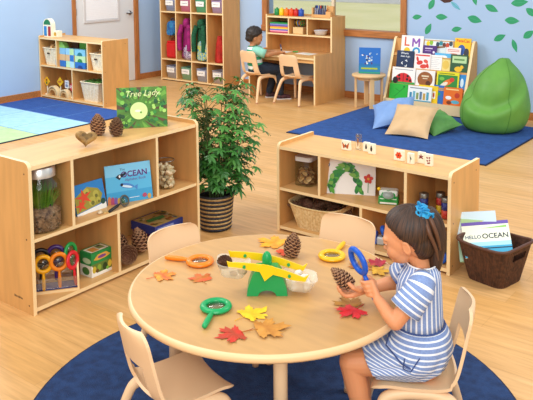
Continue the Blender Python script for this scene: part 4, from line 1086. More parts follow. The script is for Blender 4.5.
for i, (c, nm) in enumerate((('#26282e', 'black'), ('#e8c21a', 'yellow'), ('#2a6fc8', 'blue'), ('#e07a1c', 'orange'), ('#2f9a5a', 'green'))):
    t = thing('scissors', '%s-handled scissors in the wooden slotted holder' % nm, 'scissors', (DX+.425+.024*i, DY+.47+.012*(i % 2), cz+.0855), R(80), 'scissors in the holder')
    for sg in (-1, 1): b = MB(); b.torus((0, 0, 0), .02, .005, hexm(c, .4), 16, 6, M=T(sg*.019, 0, .055) @ RX(PI/2), sy=1.5); b.build('handle_loop', t)
    b = MB(); b.box(-.008, .008, -.002, .002, .0, .03, STEEL); b.build('blade', t)
b = MB(); b.lathe([(0, .004), (.07, .004), (.085, .055), (.09, .06), (.088, .062), (.068, .01), (0, .01)], mat('white_ceramic', '#e8eaf0', .3), 28); o = b.build('white_bowl', None, (DX+.80, DY+.47, cz)); tag(o, 'white bowl in the right hutch cubby', 'bowl')
dz = .5675
b = MB(); b.box(-.12, .12, -.085, .085, 0, .0012, WHITE); a = Art(b, T(0, 0, .0012)); a.ell(.02, .01, .06, .025, '#cfe8cc', .3); a.ell(.05, -.02, .03, .02, '#b8dcd0', .1); o = b.build('drawing_paper', None, (DX+.66, DY+.35, dz), (0, 0, R(-6))); tag(o, 'sheet with a pale green drawing on the desk', 'paper')
b = MB(); b.box(-.11, .11, -.08, .08, 0, .0012, WHITE); o = b.build('drawing_paper', None, (DX+.28, DY+.35, dz), (0, 0, R(4))); tag(o, 'white sheet on the desk under the boy\'s hand', 'paper')
b = MB(); b.tube([(0, 0, 0), (.06, 0, 0)], .007, hexm('#2f9a4a', .5), 8); b.tube([(.01, .018, 0), (.06, .03, 0)], .007, hexm('#3fae4a', .5), 8); o = b.build('green_crayon', None, (DX+.43, DY+.38, dz+.0075), (0, 0, .2)); tag(o, 'green crayon lying on the desk beside the drawing', 'crayon')

# ------------------------------------------------------------------ book on the stool
def art_blue(a, w, h):
    a.rect(-w/2, 0, w/2, h*.3, '#1f7fae'); a.rect(-w/2, h*.3, w/2, h*.4, '#1a6fb4')
    rr = random.Random(6)
    for i in range(26): a.ell(rr.gauss(0, .05), h*.62+rr.gauss(0, .04), .012, .008, rr.choice(['#e8f0f4', '#2a2f4a', '#cfe0ec', '#4a3a7a', '#8fb0d0']), rr.uniform(0, 3), 8)
    a.rect(-w*.38, h*.17, w*.38, h*.235, '#a8b83a'); a.rect(-w*.5, h*.02, w*.5, h*.07, '#2f9a7a')
book('picture_book', 'bright blue picture book standing on the round stool', .255, .31, .014, '#1e6cc4', art_blue, (-4.425, 7.72, .4025), R(20), .1)

# ------------------------------------------------------------------ display rack with picture books
RKX, RKY, RKW = -4.245, 7.735, 1.0
rk = thing('book_rack', 'birch display rack holding five rows of picture books below the leaf decals', 'book rack', (RKX, RKY, 0), 0)
for x in (0, RKW-.03):
    b = MB(); q = [(0, 0), (.345, 0), (.345, .80), (.325, .83), (.285, .835), (.26, .81), (.24, .76), (.03, .2), (0, .13)]; b.prism(q, .03, WOODV, T(x, 0, 0) @ YZ, edge=WEDGE); b.build('side_panel', rk)
b = MB(); b.box(.02, RKW-.02, .0, .018, .02, .135, WOOD, front=WEDGE); b.build('front_board', rk)
TI = [(.02, .115), (.085, .285), (.145, .47), (.195, .635)]
for i, (y, z) in enumerate(TI):
    b = MB(); b.box(.02, RKW-.02, y, y+.07, z-.012, z, WOOD); b.build('ledge', rk)
    b = MB(); y2, z2 = (TI[i+1] if i < 3 else (.245, .80)); b.box(.02, RKW-.02, y+.07, y+.078, z-.01, z2+.02, WIN); b.build('tier_back', rk)
b = MB(); b.box(.02, RKW-.02, .325, .335, .02, .8, WIN); b.build('back_panel', rk)
def rb(label, x0, x1, tier, h, c, art, dy=.0, t=.01, rz=0.):
    y, z = TI[tier]; w = x1-x0
    book('picture_book', label+' in the display rack', w, h, t, c, art, ((x0+x1)/2, RKY+y+.012+dy, z+.0005), rz, .16, group='picture books in the display rack')
def A_(f): return f
rb('white picture book with the big letters L and M, top left', -4.14, -3.86, 3, .225, '#f4f2ee', lambda a, w, h: (a.text('L', -.07, h*.66, .15, '#d8502a', .002), a.line([(.01, h*.43), (.01, h*.87)], .022, '#8a52b4'), a.line([(.09, h*.43), (.09, h*.87)], .022, '#8a52b4'), a.line([(.01, h*.86), (.05, h*.6), (.09, h*.86)], .02, '#8a52b4'), a.ell(-.06, h*.2, .04, .04, '#f0c81a'), a.text('O', .06, h*.18, .12, '#2f9ad0', .006)), .015)
rb('pale picture book of colourful alphabet shapes, top row', -3.85, -3.50, 3, .20, '#d8e6ea', lambda a, w, h: [a.ell(-.13+.04*i, h*.72+.015*math.sin(i*2), .022, .03, c) for i, c in enumerate(('#f0d21a', '#8fc23a', '#f4f4f0', '#2f4a5a', '#2f8a9a', '#6a3a2a', '#c84a2a', '#3a4a5a'))]+[a.ell(.02, h*.55, .06, .012, '#8a6a4a', .1)], .03)
rb('small purple picture book standing before the alphabet book', -3.85, -3.68, 3, .125, '#4f2a78', lambda a, w, h: (a.rect(-w*.35, h*.68, w*.2, h*.78, '#d8c8e8'), a.rect(-w*.35, h*.48, w*.1, h*.54, '#b49ad0'), a.ell(w*.3, h*.4, .014, .014, '#e8e0f0')), 0)
rb('yellow picture book titled in red at the top right', -3.475, -3.285, 3, .23, '#f4c41e', lambda a, w, h: (a.text('PeteCat', 0, h*.86, .048, '#d8322a', .001), a.ell(-.01, h*.42, .045, .06, '#2f5aa8'), a.ell(.05, h*.3, .03, .05, '#3a3a44')), .02)
rb('low white picture book with a red title, top row', -3.56, -3.39, 3, .12, '#f2e8e4', lambda a, w, h: (a.rect(-w*.4, h*.62, w*.4, h*.82, '#c83a34'), a.rect(-w*.38, h*.67, w*.38, h*.77, '#f4e4dc'), a.ell(0, h*.3, .06, .02, '#d88a7a')), 0)
def recyc(a, w, h):
    a.text('Where', -.01, h*.86, .034, '#e6edf4', .0005); a.text('does it go', 0, h*.70, .03, '#e6edf4', .0004)
    for i in range(3):
        t = R(90+120*i); c, s_ = math.cos(t), math.sin(t)
        q = [(-.018, .028), (.0, .05), (.02, .03), (.012, .026), (0, .036), (-.01, .024)]
        a.poly([(x*c-y*s_, h*.32+x*s_+y*c) for x, y in q], '#eef4f8')
rb('navy picture book with a white recycling symbol, second row', -4.165, -3.945, 2, .215, '#1d3154', recyc, 0)
rb('white picture book with red crab-like shapes, second row', -3.935, -3.735, 2, .20, '#f4ecea', lambda a, w, h: [a.rect(-w*.45, h*.84, w*.45, h*.92, '#d83a34'), a.ell(-.03, h*.45, .04, .025, '#d83a34', .3), a.ell(.045, h*.55, .03, .02, '#e0564a', -.4), a.ell(.02, h*.25, .045, .025, '#d8443a', .1), a.ell(-.06, h*.65, .015, .03, '#d83a34', .3), a.ell(.07, h*.3, .015, .03, '#d83a34', .3)], 0)
rb('white picture book with rows of fine text, second row', -3.745, -3.60, 2, .19, '#f6f4f0', lambda a, w, h: [a.rect(-w*.38, h*(.85-.11*i), w*(.38-.1*(i % 3)), h*(.87-.11*i), '#b4b8c0') for i in range(7)], .012)
rb('picture book with blue sky over yellow, second row', -3.695, -3.49, 2, .215, '#f0dc8a', lambda a, w, h: (a.rect(-w/2, h*.72, w/2, h, '#5ab4e4'), a.ell(0, h*.8, .05, .02, '#e8f4fa'), a.ell(.04, h*.4, .04, .05, '#e6c45a'), a.ell(-.05, h*.3, .03, .04, '#d8b04a')), .022)
rb('dark green picture book with a yellow duck, second row', -3.49, -3.285, 2, .215, '#2f5a3a', lambda a, w, h: (a.rect(-w*.4, h*.56, w*.42, h*.92, '#b8d8a0'), a.rect(-w*.3, h*.7, w*.3, h*.78, '#5a8a4a'), a.ell(-.005, h*.24, .045, .03, '#f0c02a'), a.ell(.035, h*.36, .02, .02, '#f0c02a'), a.poly([(.052, h*.36), (.07, h*.34), (.052, h*.32)], '#e0701c')), 0)
def lady(a, w, h):
    a.rect(-w/2, 0, w/2, h*.22, '#3fa04a'); a.rect(-w*.4, h*.86, w*.4, h*.9, '#9a9aa4')
    a.ell(0, h*.2, .115, .105, '#d8242c', 0, 20, 0, PI); a.ell(-.1, h*.27, .035, .04, '#1c1c1e')
    a.line([(0, h*.2), (0, h*.7)], .006, '#1c1c1e')
    for (x, y) in ((-.05, .36), (.05, .36), (-.055, .54), (.055, .54), (.09, .3)): a.ell(x, h*y, .015, .015, '#1c1c1e')
rb('white picture book with a big red ladybird, third row', -4.19, -3.895, 1, .21, '#f4f2ee', lady, 0)
rb('white picture book with a brown rounded shape, third row', -3.885, -3.65, 1, .20, '#f2eee8', lambda a, w, h: (a.ell(0, h*.48, .095, .088, '#9a5a2a', 0, 24), a.rect(-.045, h*.62, .045, h*.70, '#e8d8b8'), a.rect(-.03, h*.5, .03, h*.55, '#e8d8b8'), a.ell(.04, h*.26, .03, .03, '#5a2f1a')), 0)
rb('yellow and green picture book with a parrot, third row', -3.625, -3.36, 1, .205, '#e8dc1e', lambda a, w, h: (a.rect(-w*.44, h*.06, w*.44, h*.82, '#2f8a3a'), a.text('BIRD', 0, h*.9, .028, '#3a3a1a') if False else a.rect(-w*.4, h*.87, w*.3, h*.92, '#6a7a1a'), a.ell(0, h*.42, .07, .03, '#e8762a', .5), a.ell(.05, h*.58, .03, .025, '#d83a2a', .2), a.ell(-.04, h*.3, .05, .02, '#f0e8d0', .5), a.ell(-.07, h*.6, .03, .02, '#7ac04a')), 0)
rb('narrow blue picture book at the right of the third row', -3.375, -3.285, 1, .185, '#2f8ad4', lambda a, w, h: (a.ell(0, h*.5, .02, .05, '#d8ecf8'),), .018)
rb('bright green picture book at the left of the lowest row', -4.19, -3.955, 0, .195, '#27b43a', lambda a, w, h: (a.line([(-.05, h*.2), (.02, h*.55), (.07, h*.8)], .006, '#14702a'), a.line([(.02, h*.55), (-.04, h*.7)], .005, '#14702a'), a.ell(.07, h*.85, .012, .012, '#14702a')), 0)
rb('white picture book with a row of blue figures, lowest row', -3.95, -3.655, 0, .19, '#eef2f0', lambda a, w, h: [a.rect(-w*.42, h*.84, w*.35, h*.9, '#8a9098'), a.rect(-w/2, 0, w/2, h*.16, '#3f9ab8')]+[a.rect(-.125+.042*i, h*.2, -.095+.042*i, h*(.6+.08*(i % 2)), ('#3f8ab0', '#6fb4c8', '#8a9a5a', '#5a7a9a', '#c8a04a', '#4fa0b8', '#7a8a9a')[i]) for i in range(6)], 0)
rb('yellow picture book half hidden in the lowest row', -3.83, -3.59, 0, .205, '#f2cc1e', lambda a, w, h: (a.rect(.05, h*.3, .09, h*.7, '#f4f4ea'), a.ell(.07, h*.5, .012, .03, '#c8502a')), .025)
rb('blue picture book half hidden behind the orange one, lowest row', -3.645, -3.515, 0, .22, '#2f6fc0', lambda a, w, h: (a.ell(-.01, h*.55, .03, .02, '#3aa04a'),), .03)
rb('orange picture book with a white oval, lowest row', -3.51, -3.29, 0, .215, '#e8701e', lambda a, w, h: (a.rect(-w*.4, h*.86, w*.3, h*.92, '#f8d890'), a.ell(-.05, h*.45, .035, .02, '#f4f4f0'), a.ell(.05, h*.6, .03, .03, '#c83a1c'), a.ell(.03, h*.25, .05, .02, '#5ab0c8'), a.ell(-.04, h*.2, .03, .02, '#7a3a1a')), 0)

# ------------------------------------------------------------------ beanbag and pillows
b = MB(); BG = mat('beanbag_cloth', '#69a243', .5, c2='#5f983c', scale=5)
N, K = 64, 40; vs = []; fs = []
bx_, by_ = -2.80, 7.42
prof = [(0, 0), (.22, .0), (.31, .02), (.365, .09), (.385, .18), (.383, .26), (.365, .33), (.34, .41), (.305, .49), (.26, .57), (.20, .64), (.145, .69), (.10, .725), (.07, .755), (.045, .768), (0, .77)]
pp = smooth_path([(r, 0, z) for r, z in prof], 6)
rows = []
for p in pp:
    row = []
    for j in range(N):
        a = 2*PI*j/N; r, z = max(0, p.x), max(0, p.z)
        # the seat: a hollow pushed in above a fold line that rises to both sides, a bulging lip below it
        ph = (a-R(291)+PI)%(2*PI)-PI; phd = math.degrees(ph)+10
        zc = .25+(.13*(phd/63)**2 if phd < 0 else .22*(phd/70)**1.3)
        wd = max(0, 1-(abs(phd)/95)**4)
        up_ = 1/(1+math.exp(-(z-zc)/.012)); ab = up_*math.exp(-(max(0, z-zc)/.16)**2)*wd
        r2 = r*(1-.17*ab+.035*wd*math.exp(-((z-zc+.07)/.06)**2))-.018*wd*math.exp(-((z-zc)/.012)**2)
        z2 = z
        r2 *= 1+.008*math.sin(6*a)*math.exp(-((z-.3)/.25)**2)
        x, y = r2*math.cos(a), r2*math.sin(a)
        x += .10*(z/.77)**1.5; y += .04*(z/.77)
        row.append(len(vs)); vs.append((x, y, z2))
    rows.append(row)
for i in range(len(rows)-1):
    for j in range(N): fs.append([rows[i][j], rows[i][(j+1) % N], rows[i+1][(j+1) % N], rows[i+1][j]])
s = thing('beanbag', 'pear-shaped green beanbag chair at the right end of the blue rug', 'beanbag', (bx_, by_, .011), 0); s.scale = (.89, .89, .95)
b.add(vs, fs, BG, True); b.build('cushion', s)
b = MB(); PIPE = mat('beanbag_seam', '#568c36', .6)
for j in (8, 24, 40, 56):
    b.tube([Vector(vs[rows[i][j]])*1.003 for i in range(3, len(rows)-2)], .004, PIPE, 5)
b.build('seams', s)
b = MB(); b.lathe([(.055, .0), (.06, .01), (.045, .02), (0, .022)], BG, 16, T(.098, .038, .752)); b.build('top_cap', s)
def pillow(label, w, t, c, c2, loc, M, seed=1):
    b = MB(); N = 18; vs = []; rr = random.Random(seed)
    for sd in (1, -1):
        for i in range(N+1):
            for j in range(N+1):
                u, v = -1+2*i/N, -1+2*j/N
                pin = 1-.09*((1-u*u)*abs(v)**2.5+(1-v*v)*abs(u)**2.5)
                hgt = (max(0, (1-u*u)*(1-v*v)))**.42*t/2
                e = .006*math.sin(7*u+seed)*math.sin(5*v)*(1-abs(u))+.008*math.sin(9*math.atan2(v, u)+seed)*min(1, math.hypot(u, v))*(1-max(abs(u), abs(v))**6)
                vs.append((u*w/2*pin, v*w/2*pin, sd*(hgt+(e if hgt > .01 else 0))))
    n2 = (N+1)*(N+1); fs = []
    for i in range(N):
        for j in range(N):
            q = [i*(N+1)+j, (i+1)*(N+1)+j, (i+1)*(N+1)+j+1, i*(N+1)+j+1]; fs.append(q); fs.append([k+n2 for k in q[::-1]])
    b.add(vs, fs, mat('cushion_'+c[1:], c, .6, c2=c2, scale=6), True)
    o = b.build('pillow', None, loc); o.rotation_euler = M.to_euler(); return tag(o, label, 'pillow', 'pillows on the blue rug')
pillow('tan pillow leaning in front of the blue and green pillows', .44, .14, '#dcb98c', '#d2ad7e', (-3.37, 6.74, .145), RZ(R(8)) @ RX(R(34)), 1)
pillow('light blue pillow lying behind the tan pillow', .46, .16, '#86a9dc', '#7a9dd2', (-3.70, 6.98, .15), RZ(R(24)) @ RY(R(-14)) @ RX(R(22)), 2)
pillow('green pillow lying to the right behind the tan pillow', .36, .13, '#5f9a4e', '#548c44', (-3.22, 7.0, .10), RZ(R(-25)) @ RY(R(16)) @ RX(R(14)), 3)
# ------------------------------------------------------------------ potted plant
PX, PY = -3.225, 3.61
p = thing('potted_plant', 'leafy green plant in a striped woven pot beside the long left shelf', 'plant', (PX, PY, 0), 0)
b = MB(); PD, PN = mat('black_rope', '#23252c', .8, c2='#3a3c44', scale=80), mat('straw_rope', '#c9a873', .8, c2='#a98a56', scale=80)
for i in range(17):
    z0 = .006+i*.0138; r = .104+.020*(i/16)
    b.torus((0, 0, z0+.007), r-.0045, .0075, PD if i % 2 == 0 else PN, 36, 8)
b.lathe([(0, .003), (.1, .003)], PD, 30); b.build('woven_pot', p)
b = MB(); b.lathe([(0, .2), (.115, .2)], mat('soil', '#3a2a1e', .95, c2='#241a12', scale=60), 30, smooth=False); b.build('soil', p)
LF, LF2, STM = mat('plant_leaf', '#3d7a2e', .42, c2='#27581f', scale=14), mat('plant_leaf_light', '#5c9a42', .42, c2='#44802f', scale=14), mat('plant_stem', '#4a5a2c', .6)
rr = random.Random(21); lb = MB(); tips = []
for i in range(15):
    a = rr.uniform(0, 2*PI); r0 = rr.uniform(.01, .06); top = rr.uniform(.42, .70); lean = rr.uniform(.02, .15)
    pts = [Vector((r0*math.cos(a), r0*math.sin(a), .2)), Vector(((r0+lean*.3)*math.cos(a), (r0+lean*.3)*math.sin(a), .2+top*.4)), Vector(((r0+lean)*math.cos(a), (r0+lean)*math.sin(a), .2+top))]
    sp = smooth_path(pts, 5); b = MB(); b.tube(sp, [.006-.0004*k for k in range(len(sp))], STM, 6); b.build('stem', p)
    for t in range(3, len(sp)): tips += [(sp[t], a)]*4
def leaflet(base, d, up, L, W, m):
    d = d.normalized(); s = d.cross(up).normalized(); n = s.cross(d)
    vs = []
    for k in range(5):
        t = k/4; w = W*math.sin(PI*min(1, t*.92+.06))**.8; c = base+d*L*t-n*L*.22*t*t*1.0+Vector((0, 0, -L*.18*t*t))
        vs += [c-s*w+n*W*.25, c, c+s*w+n*W*.25]
    fs = []
    for k in range(4):
        i = k*3; fs += [[i, i+1, i+4, i+3], [i+1, i+2, i+5, i+4]]
    lb.add(vs, fs, m, True)
def blocked(e): return e.y < -.15 and -.34 < e.x < .16 and e.z < .87
for (q, a) in tips:
    for c in range(1):
        an = a+rr.gauss(0, 1.1); ln = rr.uniform(.07, .2); el = rr.uniform(-.25, .75)
        e = q+Vector((math.cos(an)*ln*math.cos(el), math.sin(an)*ln*math.cos(el), ln*math.sin(el)))
        if blocked(e): continue
        lb.tube([q, (q+e)/2+Vector((0, 0, .015)), e], .0016, STM, 4, cap=False)
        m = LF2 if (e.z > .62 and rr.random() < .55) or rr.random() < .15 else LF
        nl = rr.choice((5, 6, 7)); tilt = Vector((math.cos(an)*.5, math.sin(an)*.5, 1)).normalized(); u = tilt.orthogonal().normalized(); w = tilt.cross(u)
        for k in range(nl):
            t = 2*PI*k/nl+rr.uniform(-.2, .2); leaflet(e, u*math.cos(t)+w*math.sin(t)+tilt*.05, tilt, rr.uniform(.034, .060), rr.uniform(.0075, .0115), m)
for (az, z, r) in [(i*2.4, .28+.03*(i % 7), .13+.02*(i % 6)) for i in range(46)]:
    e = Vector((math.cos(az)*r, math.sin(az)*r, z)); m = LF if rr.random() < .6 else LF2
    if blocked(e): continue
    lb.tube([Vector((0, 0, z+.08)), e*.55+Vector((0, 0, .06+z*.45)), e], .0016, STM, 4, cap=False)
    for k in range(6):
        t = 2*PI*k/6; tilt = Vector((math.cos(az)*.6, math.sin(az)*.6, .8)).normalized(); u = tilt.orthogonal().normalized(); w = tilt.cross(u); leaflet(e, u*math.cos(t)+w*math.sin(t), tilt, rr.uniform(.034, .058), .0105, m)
lb.build('foliage', p)

# ------------------------------------------------------------------ dark basket with books
DK, DKR = mat('dark_wicker', '#5c3a2a', .55, c2='#3a241c', scale=50), mat('dark_wicker_rim', '#573527', .5)
basket('wicker_basket', 'dark brown wicker basket of books on the floor at the right', .315, .30, .21, .72, DK, DKR, (-1.455, 3.93, 0), R(-12), 60, True, .05, rise=.05, rt=.009)
def art_hello(a, w, h):
    a.rect(-w/2, 0, w/2, h*.3, '#3fa8d0'); a.rect(-w/2, h*.3, w/2, h*.42, '#a8dcec'); a.rect(-w/2, h*.22, w/2, h*.25, '#1c2c4a'); a.rect(-w/2, h*.9, w/2, h, '#6a56a8'); a.poly([(-w*.1, h*.8), (w*.45, h*.8), (w*.45, h*.86)], '#8fc86a')
    a.text('HELLO', -.072, h*.56, .029, '#26406a', .0004); a.text('OCEAN', .048, h*.57, .041, '#16243c', .0006)
Mh = RZ(R(22))
book('ocean_book', 'picture book titled Hello Ocean leaning in the dark wicker basket', .255, .21, .01, '#eef2dc', art_hello, (-1.458, 3.865, .145), R(17), R(46), roll=R(12))
book('picture_book', 'pale blue picture book with a yellow sun, behind the Hello Ocean book', .22, .27, .01, '#cfe6f2', lambda a, w, h: (a.ell(.02, h*.72, .026, .022, '#f0d24a'), a.ell(-.05, h*.6, .05, .015, '#f4f8fa'), a.rect(-w/2, 0, w/2, h*.4, '#a8d4b8')), (-1.525, 3.905, .09), R(20), R(24), roll=R(8))
book('picture_book', 'light green thin book at the left inside the dark wicker basket', .2, .24, .01, '#b4d89a', None, (-1.545, 3.93, .06), R(24), R(14))

# ------------------------------------------------------------------ on the round table
TZZ = TZ+.0005
def flat(c, e): return math.atan2(c[1]-e[1], c[0]-e[0])
for (c, e, col, lab) in (((-2.05, 2.195), (-2.2, 2.136), '#f0831a', 'orange magnifier lying on the round table'), ((-1.728, 1.93), (-1.665, 1.803), '#12a05a', 'green magnifier lying on the round table'), ((-1.644, 2.567), (-1.684, 2.745), '#f2bb14', 'yellow magnifier lying on the round table')):
    magnifier(lab, col, (c[0], c[1], TZZ+.0108), RZ(flat(c, e)))
rt_ = lambda a: R(a)
maple('orange and yellow maple leaf, left of the balance by the orange magnifier', .115, (-2.085, 2.01, TZZ), R(-30), '#f0a030', '#d8562a', 1)
maple('red-orange maple leaf, right of the orange and yellow leaf', .10, (-1.94, 2.082, TZZ), R(60), '#dc5a30', '#b8742a', 2)
maple('large orange-yellow maple leaf at the far edge by the pine cone', .16, (-1.93, 2.555, TZZ), R(100), '#f2ac28', '#ea8a1c', 3)
maple('red maple leaf under the standing pine cone', .10, (-1.83, 2.50, TZZ+.003), R(200), '#e2582a', '#d0441e', 4)
maple('yellow maple leaf at the near side of the table', .13, (-1.60, 1.968, TZZ), R(-15), '#f4cc28', '#e2b01e', 5)
maple('dark red and orange maple leaf nearest the table edge', .125, (-1.555, 1.828, TZZ), R(150), '#d63422', '#a84020', 6)
maple('brown-orange maple leaf overlapping the yellow one', .15, (-1.49, 1.915, TZZ+.003), R(-40), '#d2923c', '#b87428', 7)
maple('bright red maple leaf in front of the girl\'s elbow', .125, (-1.322, 2.20, TZZ+.002), R(170), '#dc2f34', '#c21f2a', 8)
maple('olive-brown maple leaf behind the bright red leaf', .125, (-1.36, 2.245, TZZ), R(60), '#a8742a', '#8a5a20', 9)
maple('brown-orange maple leaf beside the blue magnifier', .12, (-1.50, 2.56, TZZ), R(20), '#c07a2c', '#a05c22', 10)
maple('dark red maple leaf by the girl\'s face', .10, (-1.455, 2.63, TZZ+.002), R(100), '#b8283a', '#942030', 11)
maple('golden maple leaf nearest the girl\'s chest', .10, (-1.42, 2.555, TZZ+.003), R(-60), '#d8a428', '#c08a1e', 12)
pine_cone('pine cone standing on the far side of the round table', .105, .074, (-1.79, 2.475, TZZ), (R(-6), R(6), 0), 7)
# balance
bal = thing('balance_scale', 'green and yellow toy balance with two clear trays', 'balance', (-1.665, 2.15, TZZ), R(37.5))
GB, YB = hexm('#149a50', .3), hexm('#f4ca14', .3)
b = MB(); q = [(-.076, 0), (-.034, 0)]+[(.034*math.cos(R(t)), .022*math.sin(R(t))) for t in range(170, 0, -15)]+[(.034, 0), (.076, 0), (.072, .03), (.055, .08), (.04, .098), (-.04, .098), (-.055, .08), (-.072, .03)]
b.prism(q, .075, GB, T(0, .0375, 0) @ UP); b.build('base', bal)
b = MB(); b.sphere((0, 0, .125), (.019, .016, .034), GB, 14, 10); b.box(-.017, .017, -.015, .015, .09, .125, GB, .004); b.build('post', bal)
tl = R(12.5)
for y in (-.052, .052):
    b = MB(); q = [(-.152, .002), (-.145, -.012)]+[(-.14+.028*i, -.022+.010*math.sin(PI*i/10)) for i in range(11)]+[(.148, -.012), (.155, .014), (.142, .002)]+[(.14-.028*i, .0+.016*math.sin(PI*i/10)) for i in range(11)]
    b.prism(q, .006, YB, T(0, y+.003, 0) @ UP)
    if y < 0:
        b.prism([(-.034, .0), (-.02, .02), (.02, .02), (.034, .0), (.012, -.026), (0, -.042), (-.012, -.026)], .004, YB, T(0, y-.003, 0) @ UP)
    for x in (-.085, .085): b.cyl((0, 0, 0), .006, .008, GB, 10, T(x, y-.002, -.004) @ RX(PI/2))
    o = b.build('beam', bal, (0, 0, .108), (0, tl, 0))
TRAYM = mat('tray_plastic', '#fbf4e4', .15, alpha=.32)
trays = []
for sg in (-1, 1):
    cx = sg*.128*math.cos(tl); cz = .108-sg*.128*math.sin(tl)-.018-(.0 if sg < 0 else .0)
    b = MB(); vs = []; n = None
    for (z, w, d, wall) in ((-.05, .075, .07, 0), (-.046, .085, .078, 0), (0, .125, .12, 0), (.004, .13, .125, 0), (.004, .122, .117, 1), (-.046, .08, .073, 1)):
        q = rrect(w, d, min(w, d)*.28, 5); n = len(q); vs += [(x, y, z) for x, y in q]
    fs = [[i*n+j, i*n+(j+1) % n, (i+1)*n+(j+1) % n, (i+1)*n+j] for i in range(5) for j in range(n)]+[list(range(n))[::-1], [5*n+j for j in range(n)]]
    b.add(vs, fs, TRAYM, True); cz = max(cz, .0505); b.build('tray', bal, (cx, 0, cz), (0, tl*.6, 0)); trays.append((cx, cz))
BM = T(-1.665, 2.15, TZZ) @ RZ(R(37.5))
c0 = BM @ Vector((trays[0][0]-.02, .012, trays[0][1]-.004))
pine_cone('small dark pine cone in the higher tray of the balance', .065, .052, c0, (R(70), R(20), 0), 8, tipmat=mat('cone_tip_dark', '#8a6a4c', .7, c2='#664a36', scale=40))
for i, (x, y, z, r, c, lab) in enumerate(((.032, -.015, -.03, .02, '#8a7050', 'brown stone in the higher tray of the balance'), (.0, -.03, -.032, .016, '#a5866a', 'tan stone in the higher tray of the balance'))):
    b = MB(); b.sphere((0, 0, 0), (r, r*.8, r*.6), mat('stone%d' % i, c, .7, var=.2, scale=40), 12, 8); o = b.build('stone', None, BM @ Vector((trays[0][0]+x, y, trays[0][1]+z))); tag(o, lab, 'stone')
rr = random.Random(12); p0 = None
for i in range(11):
    if p0 is None:
        b = MB(); vs_ = MB(); vs_.sphere((0, 0, 0), (.017, .015, .012), mat('white_rock', '#efece4', .7, c2='#d4ccbc', scale=50), 10, 7)
        for k, v in enumerate(vs_.v): vs_.v[k] = v*(1+.25*mnoise.noise(v*90))
        o = p0 = vs_.build('white_rock')
    else: o = p0.copy(); COL.objects.link(o)
    lay = i//4; o.location = BM @ Vector((trays[1][0]+.022*((i % 4) % 2*2-1)*(1 if lay < 2 else .4), .02*((i % 4)//2*2-1), trays[1][1]-.036+.018*lay)); o.rotation_euler = (rr.uniform(0, 6), rr.uniform(0, 6), rr.uniform(0, 6)); tag(o, 'white rock in the lower tray of the balance', 'rock', 'white rocks in the balance tray')
# ------------------------------------------------------------------ people
SKIN_G = mat('skin_girl', '#dc9567', .5, sss=.08); SKIN_B = mat('skin_boy', '#c58a5f', .5, sss=.08)
def chain(mb, pts, rs, m, n=14, sub=4):
    """tapered limb with rounded joints; closed volumes that the voxel union below melts into one skin"""
    P = [Vector(p) for p in pts]
    for i in range(len(P)-1):
        mb.tube([P[i].lerp(P[i+1], t/sub) for t in range(sub+1)], [rs[i]+(rs[i+1]-rs[i])*t/sub for t in range(sub+1)], m, n)
    for p, r in zip(P, rs): mb.sphere(p, r, m, n, 8)
def ell(mb, c, r, m, M=None, n=24, k=16):
    mb.sphere((0, 0, 0), r, m, n, k, M=(M if M is not None else Matrix.Identity(4)) @ T(*c))
def union(mb, name, parent, m, voxel=.0035, smooth=5):
    o = mb.build('tmp_body'); md = o.modifiers.new('r', 'REMESH'); md.mode = 'VOXEL'; md.voxel_size = voxel; md.use_smooth_shade = True
    s = o.modifiers.new('s', 'SMOOTH'); s.factor = .5; s.iterations = smooth
    dg = bpy.context.evaluated_depsgraph_get(); me = bpy.data.meshes.new_from_object(o.evaluated_get(dg), depsgraph=dg)
    me.name = name; me.materials.clear(); me.materials.append(m)
    for p in me.polygons: p.use_smooth = True
    old = o.data; bpy.data.objects.remove(o); bpy.data.meshes.remove(old)
    r = bpy.data.objects.new(name, me); COL.objects.link(r); r.parent = parent
    return r
def head_shapes(mb, H, m, s=1.):
    """H: head frame (x forward, y left, z up, origin mid-skull)"""
    e = lambda c, r, **k: ell(mb, [v*s for v in c], [v*s for v in r], m, H, **k)
    e((-.012, 0, .030), (.092, .074, .083)); e((-.036, 0, -.018), (.060, .060, .066)); e((.028, 0, .0), (.062, .064, .078)); e((.038, 0, -.045), (.046, .05, .05)); e((.062, 0, -.072), (.022, .024, .018))
    for sg in (-1, 1):
        e((.052, sg*.030, -.032), (.032, .028, .034)); e((.072, sg*.026, .016), (.018, .026, .012))
        # ear: bowl with a raised rim
        E = H @ T(-.002*s, sg*.071*s, -.018*s) @ RZ(sg*R(-18)) @ RY(R(10))
        mb.sphere((0, 0, 0), (.015*s, .006*s, .022*s), m, 14, 8, M=E); mb.torus((0, 0, 0), .0165*s, .0042*s, m, 20, 6, M=E @ T(0, sg*.004*s, 0) @ Matrix.Diagonal((.82, 1, 1.22, 1)) @ RX(PI/2))
    # nose, lips
    chain(mb, [H @ Vector((.082*s, 0, .004*s)), H @ Vector((.089*s, 0, -.016*s)), H @ Vector((.0955*s, 0, -.028*s))], [.0065*s, .007*s, .0078*s], m)
    for sg in (-1, 1): e((.087, sg*.0085, -.031), (.008, .0065, .006))
    e((.082, 0, -.052), (.011, .018, .0055)); e((.080, 0, -.062), (.011, .016, .006))
